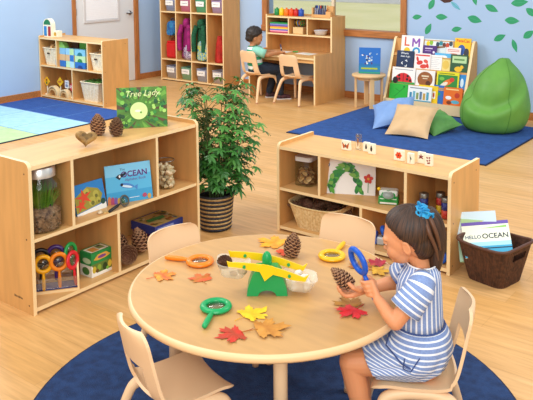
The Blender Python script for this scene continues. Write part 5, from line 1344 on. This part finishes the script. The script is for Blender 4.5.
def face_parts(root, H, iris, s=1., skin=None, brow='#2a1a12', look=-.35):
    EW = hexm('#f2efea', .2); IR = hexm(iris, .15); LSH = hexm('#1c1210', .6); LIP = mat('lips', '#b0655a', .45)
    for sg in (-1, 1):
        c = Vector((.0755*s, sg*.029*s, .002*s))
        b = MB(); b.sphere((0, 0, 0), .0125*s, EW, 16, 10, M=H @ T(*c)); d = Vector((1, sg*.12, look)).normalized()
        q = d.to_track_quat('Z', 'Y').to_matrix().to_4x4(); b.lathe([(0, .0131*s), (.0055*s, .0122*s), (.0068*s, .0108*s)], IR, 14, H @ T(*c) @ q); b.lathe([(0, .0136*s), (.0028*s, .0130*s)], LSH, 12, H @ T(*c) @ q)
        eye = b.build('eye', root)
        # lid: upper part of a slightly larger ball
        b = MB(); b.lathe([(.0138*s*math.sin(R(a)), .0138*s*math.cos(R(a))) for a in range(0, 109, 12)], skin, 18, H @ T(*c) @ RY(R(4)) @ T(0, 0, 0)); b.build('eyelid', root)
        b = MB(); pts = [H @ (c+Vector((.0142*s*math.cos(R(a)), .0142*s*math.sin(R(a)), -.006*s))) for a in range(-55, 56, 10)]; b.tube(pts, .0013*s, LSH, 5)
        b.build('eyelashes', root)
        b = MB(); b.tube([H @ Vector((x*s, sg*y*s, z*s)) for x, y, z in ((.0915, .012, .021), (.0895, .024, .0255), (.080, .040, .022))], [.0018*s, .0024*s, .0012*s], hexm(brow, .8), 6); b.build('eyebrow', root)
    b = MB()
    for (z, w, x) in ((-.0525, .0165, .0915), (-.0615, .0145, .0895)):
        b.tube([H @ Vector(((x-.006*abs(t)**1.5)*s, w*t*s, (z-.001*abs(t))*s)) for t in (-1, -.6, -.2, .2, .6, 1)], [.0008*s, .0028*s, .0036*s, .0036*s, .0028*s, .0008*s], LIP, 8, flat=.8)
    b.build('lips', root)
def uvmesh(name, rings, uvs, m, parent, thick=.0, close=True):
    """loft of rings (same count) with stripe coordinates in a uv layer"""
    n = len(rings[0]); vs = [p for r in rings for p in r]; fs = []; fu = []
    for i in range(len(rings)-1):
        for j in range(n):
            j2 = (j+1) % n; fs.append([i*n+j, i*n+j2, (i+1)*n+j2, (i+1)*n+j])
            def U(a, b, wrap): u = uvs[a][b]; return (u[0]+(wrap if b == 0 and j == n-1 else 0), u[1])
            w = uvs[i][1][0]-uvs[i][0][0]
            def V(a, b): return (uvs[a][j][0]+(w if b else 0), uvs[a][j][1]) if False else None
            fu += [uvs[i][j], (uvs[i][j][0]+(uvs[i][1][0]-uvs[i][0][0]), uvs[i][j2][1]), (uvs[i+1][j][0]+(uvs[i+1][1][0]-uvs[i+1][0][0]), uvs[i+1][j2][1]), uvs[i+1][j]]
    me = bpy.data.meshes.new(name); me.from_pydata([tuple(v) for v in vs], [], fs); uv = me.uv_layers.new(name='stripes')
    for k, u in enumerate(fu): uv.data[k].uv = u
    me.materials.append(m)
    for p in me.polygons: p.use_smooth = True
    me.update(); o = bpy.data.objects.new(name, me); COL.objects.link(o); o.parent = parent
    if thick:
        md = o.modifiers.new('thickness', 'SOLIDIFY'); md.thickness = thick; md.offset = -1
    return o
def stripe_mat(name, a, b, period, duty=.42, axis=1, fine=True):
    m = bpy.data.materials.new(name); m.use_nodes = True; nt = m.node_tree; bs = nt.nodes['Principled BSDF']; L = nt.links
    uv = nt.nodes.new('ShaderNodeUVMap'); uv.uv_map = 'stripes'; sp = nt.nodes.new('ShaderNodeSeparateXYZ')
    k = nt.nodes.new('ShaderNodeMath'); k.operation = 'MULTIPLY'; k.inputs[1].default_value = 1/period
    fr = nt.nodes.new('ShaderNodeMath'); fr.operation = 'FRACT'; gt = nt.nodes.new('ShaderNodeMath'); gt.operation = 'GREATER_THAN'; gt.inputs[1].default_value = duty
    mx = nt.nodes.new('ShaderNodeMixRGB'); mx.inputs[1].default_value = lin(b); mx.inputs[2].default_value = lin(a)
    tc = nt.nodes.new('ShaderNodeTexCoord'); no = nt.nodes.new('ShaderNodeTexNoise'); no.inputs['Scale'].default_value = 160; m2 = nt.nodes.new('ShaderNodeMixRGB'); m2.blend_type = 'OVERLAY'; m2.inputs[0].default_value = .35 if fine else 0
    L.new(uv.outputs[0], sp.inputs[0]); L.new(sp.outputs[axis], k.inputs[0]); L.new(k.outputs[0], fr.inputs[0]); L.new(fr.outputs[0], gt.inputs[0]); L.new(gt.outputs[0], mx.inputs[0])
    L.new(tc.outputs['Object'], no.inputs['Vector']); L.new(mx.outputs[0], m2.inputs[1]); L.new(no.outputs[0], m2.inputs[2]); L.new(m2.outputs[0], bs.inputs['Base Color'])
    bs.inputs['Roughness'].default_value = .85; return m
def ering(c, D, Y, a, b, n=48, wav=None):
    c, D, Y = Vector(c), Vector(D), Vector(Y); out = []
    for j in range(n):
        p = 2*PI*j/n; k = 1+(wav(p) if wav else 0); out.append(c+D*(a*k*math.cos(p))+Y*(b*k*math.sin(p)))
    return out
def finger(mb, pts, m, r0=.0078, r1=.0062):
    n = len(pts); chain(mb, pts, [r0+(r1-r0)*i/(n-1) for i in range(n)], m, 10, 2)

# ---------------------------------------------------------------- the girl
g = thing('person', 'girl in a striped blue dress at the round table, looking at a pine cone', 'person', (GX, GY, .012), ROT(GF.x, GF.y))
m = SKIN_G; B = MB()
H = T(.033, 0, .784) @ RZ(R(-12)) @ RY(R(15))
head_shapes(B, H, m, .945)
chain(B, [(-.018, 0, .655), (-.006, 0, .70), (.0, 0, .745)], [.042, .036, .037], m)                      # neck
ell(B, (-.01, 0, .36), (.085, .105, .06), m); ell(B, (-.008, 0, .45), (.068, .085, .08), m); ell(B, (-.008, 0, .56), (.064, .086, .09), m); ell(B, (-.014, 0, .635), (.052, .10, .045), m)
LS, LE, LWr = (-.008, .105, .65), (.080, .138, .535), (.138, .092, .592)
RS, RE, RWr = (-.008, -.105, .655), (.062, -.135, .556), (.165, -.038, .572)
chain(B, [(-.01, .06, .655), LS, ((LS[0]+LE[0])/2, (LS[1]+LE[1])/2, (LS[2]+LE[2])/2), LE], [.038, .036, .031, .026], m)
chain(B, [LE, (.10, .126, .554), LWr], [.026, .026, .0185], m)
chain(B, [(-.01, -.06, .655), RS, (.03, -.125, .60), RE], [.038, .036, .031, .026], m)
chain(B, [RE, (.095, -.11, .562), RWr], [.026, .0255, .0185], m)
for sg in (-1, 1):
    k = .012 if sg < 0 else 0
    chain(B, [(-.02, sg*.06, .362), (.10, sg*.07, .362), (.228, sg*.075, .352)], [.066, .058, .044], m, 16)
    chain(B, [(.228, sg*.075, .352), (.205, sg*.076, .25), (.185, sg*.078, .16), (.178, sg*.078, .085)], [.043, .040, .030, .024], m, 16)
# left fist around the lens handle
AX0, AXD = Vector((.207, .042, .706)), Vector((-.42, .20, -.88)).normalized()
def ax(t): return AX0+AXD*t
ky = Vector((-.05, 1, .1)).normalized(); kx = Vector((1, .05, -.2)).normalized()
for i in range(4):
    p = ax(.072+.0155*i); s = 1-.06*abs(i-1)
    K = p-kx*.017+ky*.020
    B_ = [K, p+kx*.008+ky*.0195, p+kx*.0185+ky*.004, p+kx*.015-ky*.014, p-kx*.002-ky*.0165]
    finger(B, B_, m, .0082*s, .0066*s); chain(B, [LWr, K], [.0145, .0098], m, 10)
finger(B, [Vector(LWr)+Vector((.008, -.012, .012)), ax(.085)-kx*.022-ky*.012, ax(.068)-kx*.012-ky*.016, ax(.058)+kx*.004-ky*.014], m, .0105, .0072)
# right hand, palm up under the cone
pc = Vector((.205, -.018, .570)); chain(B, [RWr, pc], [.018, .0175], m, 12)
for i, (L, dz) in enumerate(((.9, 0), (1., 0), (1., 0), (.85, 0))):
    y = -.040+.0165*i; K = Vector((.226, y+.004, .566)); chain(B, [RWr, K], [.014, .0098], m, 10)
    finger(B, [K, K+Vector((.026*L, .003, -.002)), K+Vector((.045*L, .005, .009)), K+Vector((.052*L, .006, .026*L))], m, .0082, .0066)
finger(B, [Vector((.18, -.018, .58)), Vector((.20, .018, .588)), Vector((.222, .027, .60)), Vector((.238, .022, .612))], m, .0105, .0075)
body = union(B, 'body', g, m, .0034, 4)
face_parts(g, H, '#3a2214', .945, m, look=-.7)
# shoes
for sg in (-1, 1):
    b = MB(); SH = hexm('#3f5f8f', .5); chain(b, [(.165, sg*.078, .032), (.21, sg*.08, .03), (.255, sg*.082, .024)], [.032, .031, .024], SH, 14); b.box(.135, .28, sg*.08-.03, sg*.08+.03, 0, .014, hexm('#f0ede6', .6), .006); b.build('shoe', g)
# hair
HB = bpy.data.materials.new('brown_hair'); HB.use_nodes = True
def hair_mat(m, c1, c2, sc):
    nt = m.node_tree; bs = nt.nodes['Principled BSDF']; uv = nt.nodes.new('ShaderNodeUVMap'); uv.uv_map = 'strands'; mp = nt.nodes.new('ShaderNodeMapping'); mp.inputs['Scale'].default_value = (sc, 1.2, 1); no = nt.nodes.new('ShaderNodeTexNoise'); no.inputs['Scale'].default_value = 3; no.inputs['Detail'].default_value = 5
    ra = nt.nodes.new('ShaderNodeValToRGB'); ra.color_ramp.elements[0].position = .38; ra.color_ramp.elements[1].position = .7; ra.color_ramp.elements[0].color = lin(c1); ra.color_ramp.elements[1].color = lin(c2); bp = nt.nodes.new('ShaderNodeBump'); bp.inputs['Strength'].default_value = .6; bp.inputs['Distance'].default_value = .004
    L = nt.links; L.new(uv.outputs[0], mp.inputs[0]); L.new(mp.outputs[0], no.inputs[0]); L.new(no.outputs[0], ra.inputs[0]); L.new(ra.outputs[0], bs.inputs['Base Color']); L.new(no.outputs[0], bp.inputs['Height']); L.new(bp.outputs[0], bs.inputs['Normal']); bs.inputs['Roughness'].default_value = .5
hair_mat(HB, '#22140d', '#583822', 40)
def hair_cap(root, H, s, inside, pole, m, name='hair', off=.0, rough=.0):
    """shell over the skull, strands combed towards the pole; `inside(p)` keeps what lies behind the hairline (head frame)"""
    N, K = 72, 40; P = Vector(pole).normalized(); u = P.orthogonal().normalized(); w = P.cross(u); vs = []; uv = []
    def surf(d):
        # radius of the skull ellipsoid pair along d
        best = 0
        for (c, r) in (((-.012, 0, .030), (.092, .074, .083)), ((-.036, 0, -.018), (.060, .060, .066)), ((.028, 0, .0), (.062, .064, .078))):
            c = Vector(c); o = Vector((-.005, 0, .02)); a = sum((d[i]/r[i])**2 for i in range(3)); bb = 2*sum(d[i]*(o[i]-c[i])/r[i]**2 for i in range(3)); cc = sum(((o[i]-c[i])/r[i])**2 for i in range(3))-1
            q = bb*bb-4*a*cc
            if q > 0: best = max(best, (-bb+math.sqrt(q))/(2*a))
        return Vector((-.005, 0, .02))+d*best
    ok = {}
    for k in range(K+1):
        th = PI*.80*k/K
        for j in range(N):
            a = 2*PI*j/N; d = P*math.cos(th)+(u*math.cos(a)+w*math.sin(a))*math.sin(th); p = surf(d); n = (p-Vector((-.005, 0, .02))).normalized()
            f = inside(p); ok[(k, j)] = f > 0
            t = min(1, max(0, f/.02)); q = p+n*(.0025+.0055*t**.6+off+.0012*math.sin(j*2.6)*t+rough*mnoise.noise(p*55)*t)
            vs.append(H @ (q*s)); uv.append((j/N, k/K))
    fs = [[k*N+j, k*N+(j+1) % N, (k+1)*N+(j+1) % N, (k+1)*N+j] for k in range(K) for j in range(N) if sum(ok[q] for q in ((k, j), (k, (j+1) % N), (k+1, j), (k+1, (j+1) % N))) >= 3]
    return strand_mesh(name, vs, fs, uv, m, root)
def strand_mesh(name, vs, fs, uv, m, root, thick=.003):
    me = bpy.data.meshes.new(name); me.from_pydata([tuple(v) for v in vs], [], fs); ul = me.uv_layers.new(name='strands')
    for p in me.polygons:
        p.use_smooth = True
        us = [uv[v] for v in p.vertices]
        wrap = max(q[0] for q in us)-min(q[0] for q in us) > .5
        for li, q in zip(p.loop_indices, us): ul.data[li].uv = (q[0]+(1 if wrap and q[0] < .5 else 0), q[1])
    me.materials.append(m); me.update(); o = bpy.data.objects.new(name, me); COL.objects.link(o); o.parent = root
    return o
def line_girl(p):
    # hairline: high on the forehead, back over the temple, down behind the ear, across the nape
    x, y, z = p
    tab = [(-.2, -.024), (-.045, -.024), (-.012, -.018), (.004, -.002), (.014, .012), (.03, .022), (.05, .040), (.07, .060), (.085, .068), (.2, .068)]
    for i in range(len(tab)-1):
        if tab[i][0] <= z <= tab[i+1][0]:
            t = (z-tab[i][0])/(tab[i+1][0]-tab[i][0]); fx = tab[i][1]+(tab[i+1][1]-tab[i][1])*t; break
    return min(fx-x, z+.104-.25*(x+.085))
pole = (-.045, 0, .11)
hair = hair_cap(g, H, .945, line_girl, pole, HB)
def tail(pts, rs, n=16, m=HB, name='ponytail', root=g, flat=1.):
    P = smooth_path(pts, 6); k = len(P); rr = []
    for i in range(k):
        t = i/(k-1)*(len(rs)-1); a = int(min(t, len(rs)-2)); rr.append(rs[a]+(rs[a+1]-rs[a])*(t-a))
    b = MB(); b.tube(P, rr, m, n, cap=False, flat=flat); vs = b.v; uv = [((i % n)/n*.5, i//n/k*1.5) for i in range(len(vs))]
    vs = [v+ (v-P[i//n])*(.10*math.sin((i % n)*2.4+.25*(i//n))) for i, v in enumerate(vs)]
    return strand_mesh(name, vs, b.f, uv, m, root)
tail([(-.022, .0, .872), (-.040, .006, .873), (-.060, .008, .84), (-.068, .010, .785), (-.066, .014, .73), (-.060, .018, .68), (-.056, .02, .64)], [.016, .024, .028, .028, .025, .018, .004])
tail([(-.018, .02, .873), (-.022, .046, .858), (-.034, .066, .822), (-.054, .060, .775), (-.068, .045, .72)], [.008, .009, .008, .006, .002], 8, mat('hair_light', '#63402a', .45))
tail([(-.026, .018, .875), (-.042, .044, .857), (-.060, .051, .812), (-.074, .04, .755)], [.008, .009, .008, .003], 8, mat('hair_light', '#63402a', .45))
b = MB(); SC = mat('scrunchie_cloth', '#2fa6d8', .6, c2='#1c7fb8', scale=60); rr = random.Random(5)
b.torus((0, 0, 0), .018, .012, SC, 20, 8, M=T(-.019, .022, .879) @ RX(R(-25)) @ RY(R(-30)))
for i in range(40):
    a = 2*PI*i/20; M_ = T(-.019, .022, .881) @ RX(R(-25)) @ RY(R(-30)) @ RZ(a) @ T((.026 if i < 20 else .012)+rr.uniform(-.005, .005), 0, rr.uniform(-.011, .011)) @ RX(rr.uniform(0, 3)) @ RY(rr.uniform(-1, 1))
    b.torus((0, 0, 0), .0085, .0038, SC, 10, 5, M=M_)
b.build('scrunchie', g)
# dress
ST_G = stripe_mat('striped_cotton', '#7f96c6', '#e6ebf2', .0195, .34)
n = 56
rings, uvs = [], []
bod = [(.470, -.010, .086, .099), (.50, -.009, .083, .097), (.55, -.008, .081, .098), (.60, -.007, .079, .103), (.64, -.009, .074, .108), (.665, -.013, .066, .104), (.683, -.016, .056, .086), (.694, -.015, .050, .064)]
for i, (z, cx, a, b_) in enumerate(bod):
    rings.append(ering((cx, 0, z), (1, 0, 0), (0, 1, 0), a, b_, n)); uvs.append([(z, j/n*.56) for j in range(n)])
for r in uvs: pass
# the stripe coordinate must run round the body: store it in v and keep it continuous over the seam
def uvmesh2(name, rings, vcoord, m, parent, wrapv=0., thick=.003):
    n = len(rings[0]); vs = [p for r in rings for p in r]; fs = []; fu = []
    for i in range(len(rings)-1):
        for j in range(n):
            j2 = (j+1) % n; w = wrapv if j == n-1 else 0
            fs.append([i*n+j, i*n+j2, (i+1)*n+j2, (i+1)*n+j]); fu += [(0, vcoord(i, j)), (0, vcoord(i, j2)+w), (0, vcoord(i+1, j2)+w), (0, vcoord(i+1, j))]
    me = bpy.data.meshes.new(name); me.from_pydata([tuple(v) for v in vs], [], fs); uv = me.uv_layers.new(name='stripes')
    for k, u in enumerate(fu): uv.data[k].uv = u
    me.materials.append(m)
    for p in me.polygons: p.use_smooth = True
    me.update(); o = bpy.data.objects.new(name, me); COL.objects.link(o); o.parent = parent
    md = o.modifiers.new('thickness', 'SOLIDIFY'); md.thickness = thick; md.offset = -1
    return o
P_ = .0205*27
dress = uvmesh2('dress', rings, lambda i, j: j/n*P_, ST_G, g, P_)
# sleeves: rings along the upper arm
for sg, S0, E0 in ((1, Vector(LS), Vector(LE)), (-1, Vector(RS), Vector((.03, -.128, .60)))):
    d = (E0-S0).normalized(); A0 = Vector((-.012, sg*.070, .668)); sl = []
    path = [(A0, .030, Vector((.1, sg*1, -.12))), (Vector((-.011, sg*.092, .664)), .042, Vector((.15, sg*.8, -.45))), (S0+d*.012, .048, d), (S0+d*.045, .049, d), (S0+d*.075, .051, d), (S0+d*.098, .054, d)]
    for (c, r, dd) in path:
        dd = dd.normalized(); Y = Vector((1, 0, 0)); Y = (Y-dd*Y.dot(dd)).normalized(); D = dd.cross(Y); sl.append(ering(c, D, Y, r, r, 32))
    acc = [0]
    for i in range(1, len(path)): acc.append(acc[-1]+(path[i][0]-path[i-1][0]).length)
    uvmesh2('sleeve', sl, lambda i, j, acc=acc: acc[i], ST_G, dress)
# skirt
sk = []; ac = []
rows_ = [((-.010, 0, .474), 0, .087, .10), ((-.014, 0, .445), 3, .104, .122), ((-.012, 0, .415), 12, .117, .138), ((.002, 0, .388), 30, .118, .146), ((.03, 0, .372), 48, .105, .148), ((.07, 0, .364), 60, .086, .146), ((.11, 0, .360), 62, .076, .145), ((.148, 0, .358), 60, .072, .146), ((.160, 0, .357), 59, .071, .147)]
for i, (c, t, a, b_) in enumerate(rows_):
    amp = min(1, i/3)*.022
    sk.append(ering(c, (math.cos(R(t)), 0, math.sin(R(t))), (0, 1, 0), a, b_, 96, lambda p, amp=amp, i=i: amp*math.sin(11*p+.3*i)+amp*.6*math.sin(17*p-.2*i)))
    for q in sk[-1]:
        if q.z < .313: q.z = .313+(q.z-.313)*.12
def ssum(j):
    out = [0]
    for i in range(1, len(sk)): out.append(out[-1]+(sk[i][j]-sk[i-1][j]).length)
    return out
SS = [ssum(j) for j in range(96)]
skirt = uvmesh2('skirt', sk, lambda i, j: SS[j][i], ST_G, dress)
b = MB(); NB = hexm('#3a4f86', .8); b.tube([v for v in ering((-.010, 0, .474), (1, 0, 0), (0, 1, 0), .0885, .1015, 40)]+[Vector((.0785, 0, .474))], .0038, NB, 6, cap=False)
b.tube([(.085, .02, .47), (.11, .09, .43), (.06, .155, .40), (.03, .158, .385)], .0028, NB, 6); b.tube([(.0, .152, .42), (.03, .16, .375), (.055, .16, .385), (.05, .158, .42)], .0022, NB, 6)
b.build('waist_cord', dress)
b = MB(); pts = ering((-.015, 0, .694), (1, 0, 0), (0, 1, 0), .051, .065, 32); pts.append(pts[0]); b.tube(pts, .003, hexm('#eef1f4', .8), 6, cap=False)
for k in range(3): b.sphere((.052+.01*k, .0, .675-.03*k), .005, NB, 8, 6)
b.build('neckline', dress)
# what she holds
GM = T(GX, GY, .012) @ RZ(ROT(GF.x, GF.y))
mx_ = GM.to_3x3() @ (-AXD); nrm = Vector((.90, .28, .34)); nrm = GM.to_3x3() @ nrm; nrm = (nrm-mx_*nrm.dot(mx_)).normalized(); my_ = nrm.cross(mx_)
Mm = Matrix((mx_, my_, nrm)).transposed()
magnifier('blue magnifier held in the girl\'s left hand', '#0f58c8', GM @ AX0, Mm.to_4x4(), .94)
ca = (GM.to_3x3() @ Vector((.74, -.02, .64))).normalized()
pine_cone('pine cone held in the girl\'s right hand', .103, .058, GM @ Vector((.225, -.006, .588)), ca.to_track_quat('Z', 'Y').to_euler(), 9)

# ---------------------------------------------------------------- the boy
BF = Vector((.62, .78, 0)).normalized()
bo = thing('person', 'boy in a green and white striped shirt drawing at the writing desk', 'person', (-5.80, 7.36, 0), ROT(BF.x, BF.y))
m = SKIN_B; B = MB()
Hb = T(-.055, 0, .80) @ RZ(R(-2)) @ RY(R(16)); head_shapes(B, Hb, m, 1.06)
chain(B, [(-.085, 0, .645), (-.078, 0, .70), (-.07, 0, .74)], [.048, .040, .04], m)
ell(B, (-.04, 0, .375), (.09, .115, .07), m); ell(B, (-.05, 0, .48), (.075, .095, .10), m); ell(B, (-.075, 0, .59), (.07, .10, .09), m)
bRS, bRE, bRW = (-.06, -.125, .635), (.07, -.165, .585), (.235, -.085, .598)
bLS, bLE, bLW = (-.06, .125, .635), (.09, .15, .59), (.22, .06, .594)
for (S_, E_, W_) in ((bRS, bRE, bRW), (bLS, bLE, bLW)):
    chain(B, [S_, E_, W_], [.042, .031, .021], m)
    W_ = Vector(W_); d = Vector((.9, .35 if W_.y < 0 else -.35, 0)).normalized(); side = Vector((-d.y, d.x, 0))
    chain(B, [W_, W_+d*.035], [.02, .021], m, 12)
    for i in range(4):
        K = W_+d*.045+side*(-.022+.0145*i); chain(B, [W_, K], [.015, .0105], m, 10, 2)
        finger(B, [K, K+d*.022+Vector((0, 0, .005)), K+d*.036+Vector((0, 0, -.008)), K+d*.034+Vector((0, 0, -.02))], m, .009, .0072)
    sg = 1 if W_.y < 0 else -1
    finger(B, [W_+d*.01+side*sg*.016, W_+d*.032+side*sg*.03, W_+d*.052+side*sg*.024+Vector((0, 0, .004))], m, .0105, .008)
for sg in (-1, 1):
    chain(B, [(-.03, sg*.07, .385), (.10, sg*.08, .39), (.24, sg*.085, .375)], [.075, .066, .052], m)
    chain(B, [(.24, sg*.085, .375), (.22+.03*sg*-1, sg*.085, .22), (.20-.05*sg, sg*.085, .09)], [.05, .043, .032], m)
union(B, 'body', bo, m, .005, 4)
face_parts(bo, Hb, '#2a1a10', 1.06, m, look=-.7)
ST_B = stripe_mat('striped_jersey', '#35a37c', '#eaf3ee', .082, .5, fine=False)
rg = [(.36, -.03, .10, .125), (.42, -.045, .098, .122), (.48, -.055, .094, .120), (.54, -.066, .09, .121), (.60, -.075, .084, .122), (.64, -.078, .074, .115), (.665, -.08, .062, .095), (.685, -.08, .05, .066)]
sh = uvmesh2('shirt', [ering((cx, 0, z), (1, 0, 0), (0, 1, 0), a, b_, 40, lambda p, i=i: .02*math.sin(7*p+i)) for i, (z, cx, a, b_) in enumerate(rg)], lambda i, j: rg[i][0]+.012, ST_B, bo)
for sg, S0, E0 in ((-1, Vector(bRS), Vector(bRE)), (1, Vector(bLS), Vector(bLE))):
    d = (E0-S0).normalized(); sl = []
    path = [(Vector((-.075, sg*.08, .645)), .036, Vector((.1, sg, -.1))), (Vector((-.07, sg*.108, .642)), .050, Vector((.3, sg*.8, -.3))), (S0+d*.02, .055, d), (S0+d*.07, .053, d), (S0+d*.115, .054, d)]
    for (c, r, dd) in path:
        dd = dd.normalized(); Y = Vector((0, 0, 1)); Y = (Y-dd*Y.dot(dd)).normalized(); D = dd.cross(Y); sl.append(ering(c, D, Y, r, r, 28))
    o = uvmesh2('sleeve', sl, lambda i, j, sl=sl: sl[i][j].z*0+.125+.02*i, mat('mint_jersey', '#8fd0bc', .85, var=.08, scale=20) if True else ST_B, sh)
b = MB(); pts = ering((-.08, 0, .684), (1, 0, .15), (0, 1, 0), .052, .068, 28); pts.append(pts[0]); b.tube(pts, .008, hexm('#2f8a6a', .8), 6, cap=False); b.build('collar', sh)
JN = mat('dark_jeans', '#232f40', .85, c2='#18212e', scale=30); b = MB()
ell(b, (-.035, 0, .38), (.105, .128, .072), JN)
for sg in (-1, 1):
    chain(b, [(-.03, sg*.07, .388), (.10, sg*.08, .392), (.245, sg*.085, .377)], [.082, .073, .06], JN)
    chain(b, [(.245, sg*.085, .377), (.22-.03*sg, sg*.085, .22), (.20-.05*sg, sg*.085, .085)], [.058, .052, .044], JN)
union(b, 'jeans', bo, JN, .006, 4)
for sg in (-1, 1):
    x0 = .20-.05*sg; b = MB(); SHB = mat('sneaker', '#5a3038', .6, c2='#2a1c22', scale=30); chain(b, [(x0-.01, sg*.085, .04), (x0+.05, sg*.087, .036), (x0+.105, sg*.09, .03)], [.038, .037, .029], SHB); b.box(x0-.05, x0+.14, sg*.088-.036, sg*.088+.036, 0, .016, hexm('#d8d2cc', .6), .006); b.build('shoe', bo)
HK = bpy.data.materials.new('black_hair'); HK.use_nodes = True; hair_mat(HK, '#17100c', '#35251b', 40)
def line_boy(p):
    x, y, z = p
    tab = [(-.2, -.024), (-.035, -.024), (-.005, -.016), (.004, .004), (.012, .018), (.035, .036), (.055, .055), (.07, .070), (.2, .072)]
    for i in range(len(tab)-1):
        if tab[i][0] <= z <= tab[i+1][0]:
            t = (z-tab[i][0])/(tab[i+1][0]-tab[i][0]); fx = tab[i][1]+(tab[i+1][1]-tab[i][1])*t; break
    return min(fx-x, z+.072-.3*(x+.085))+.004*math.sin(37*y+51*z)
hair_cap(bo, Hb, 1.06, line_boy, (-.03, 0, .12), HK, off=.004, rough=.006)
QM = T(-5.80, 7.36, 0) @ RZ(ROT(BF.x, BF.y))
a0 = QM @ Vector((.285, -.052, .572)); a1 = QM @ Vector((.262, -.062, .70))
b = MB(); b.tube([(0, 0, 0), (0, 0, .012), (0, 0, .10), (0, 0, .13)], [.002, .008, .008, .008], hexm('#3f4a6a', .4), 8); b.tube([(0, 0, .075), (0, 0, .085)], .0085, hexm('#e8ecf0', .4), 8)
o = b.build('marker', None, a0, (a1-a0).to_track_quat('Z', 'Y').to_euler()); tag(o, 'dark marker held in the boy\'s hand', 'marker')
# ------------------------------------------------------------------ camera and light
cam = bpy.data.cameras.new('camera'); co = bpy.data.objects.new('camera', cam); COL.objects.link(co)
FW = Vector((-0.60626701, 0.78837447, -0.10443186)); R2 = Vector((0.79315062, 0.60898266, -0.00722643)); U2 = Vector((-0.05790005, 0.08721134, 0.99450579))
M = Matrix.Identity(4)
for i in range(3): M[i][0] = R2[i]; M[i][1] = U2[i]; M[i][2] = -FW[i]
M[0][3], M[1][3], M[2][3] = 0, 0, 1.77
co.matrix_world = M
cam.sensor_width = 36; cam.sensor_fit = 'HORIZONTAL'; cam.lens = 752.047/533*36
cam.shift_x = (266.5-267.827)/533; cam.shift_y = -(200-37.468)/533
cam.clip_end = 400
scn.camera = co
wd = bpy.data.worlds.new('world'); scn.world = wd; wd.use_nodes = True
bg = wd.node_tree.nodes['Background']; bg.inputs[0].default_value = (.93, .97, 1.0, 1); bg.inputs[1].default_value = .80
def area(name, loc, target, size, power, color=(1, 1, 1)):
    l = bpy.data.lights.new(name, 'AREA'); l.shape = 'RECTANGLE'; l.size = size[0]; l.size_y = size[1]; l.energy = power; l.color = color
    o = bpy.data.objects.new(name, l); COL.objects.link(o); o.location = loc
    o.rotation_euler = (Vector(target)-Vector(loc)).to_track_quat('-Z', 'Y').to_euler()
    return o
area('added_overhead_light', (-3.4, 1.2, 3.4), (-2.4, 2.4, 0), (2.0, 2.0), 55, (1, .97, .92))  # unseen overhead area light, added over the table side; no fixture modelled
area('added_overhead_light', (-6.6, 4.4, 3.4), (-5.6, 6.4, 0), (2.0, 2.0), 130, (1, .97, .92))  # unseen light added to brighten the lockers and back left
area('added_overhead_light', (-.3, 4.4, 3.2), (-2.6, 5.8, 0), (1.6, 1.6), 75, (1, .97, .92))  # unseen light added to lift the lower shelf's right panel and the rack
area('added_overhead_light', (.4, -.6, 3.0), (-2.4, 3.0, .3), (2.5, 2.0), 50, (1, .98, .95))  # unseen frontal fill added behind the camera to brighten shelf interiors
area('added_camera_fill', (.3, -.5, 1.9), (-2.9, 2.8, .4), (1.6, 1.6), 45, (1, .98, .95))  # unseen flash-like fill added near the camera for the left shelf compartments
scn.view_settings.view_transform = 'Standard'; scn.view_settings.look = 'None'; scn.view_settings.exposure = 0.; scn.view_settings.gamma = 1.
scn.cycles.use_denoising = True
scn.cycles.max_bounces = 8; scn.cycles.transparent_max_bounces = 12; scn.cycles.caustics_reflective = False; scn.cycles.caustics_refractive = False
bpy.context.view_layer.update()
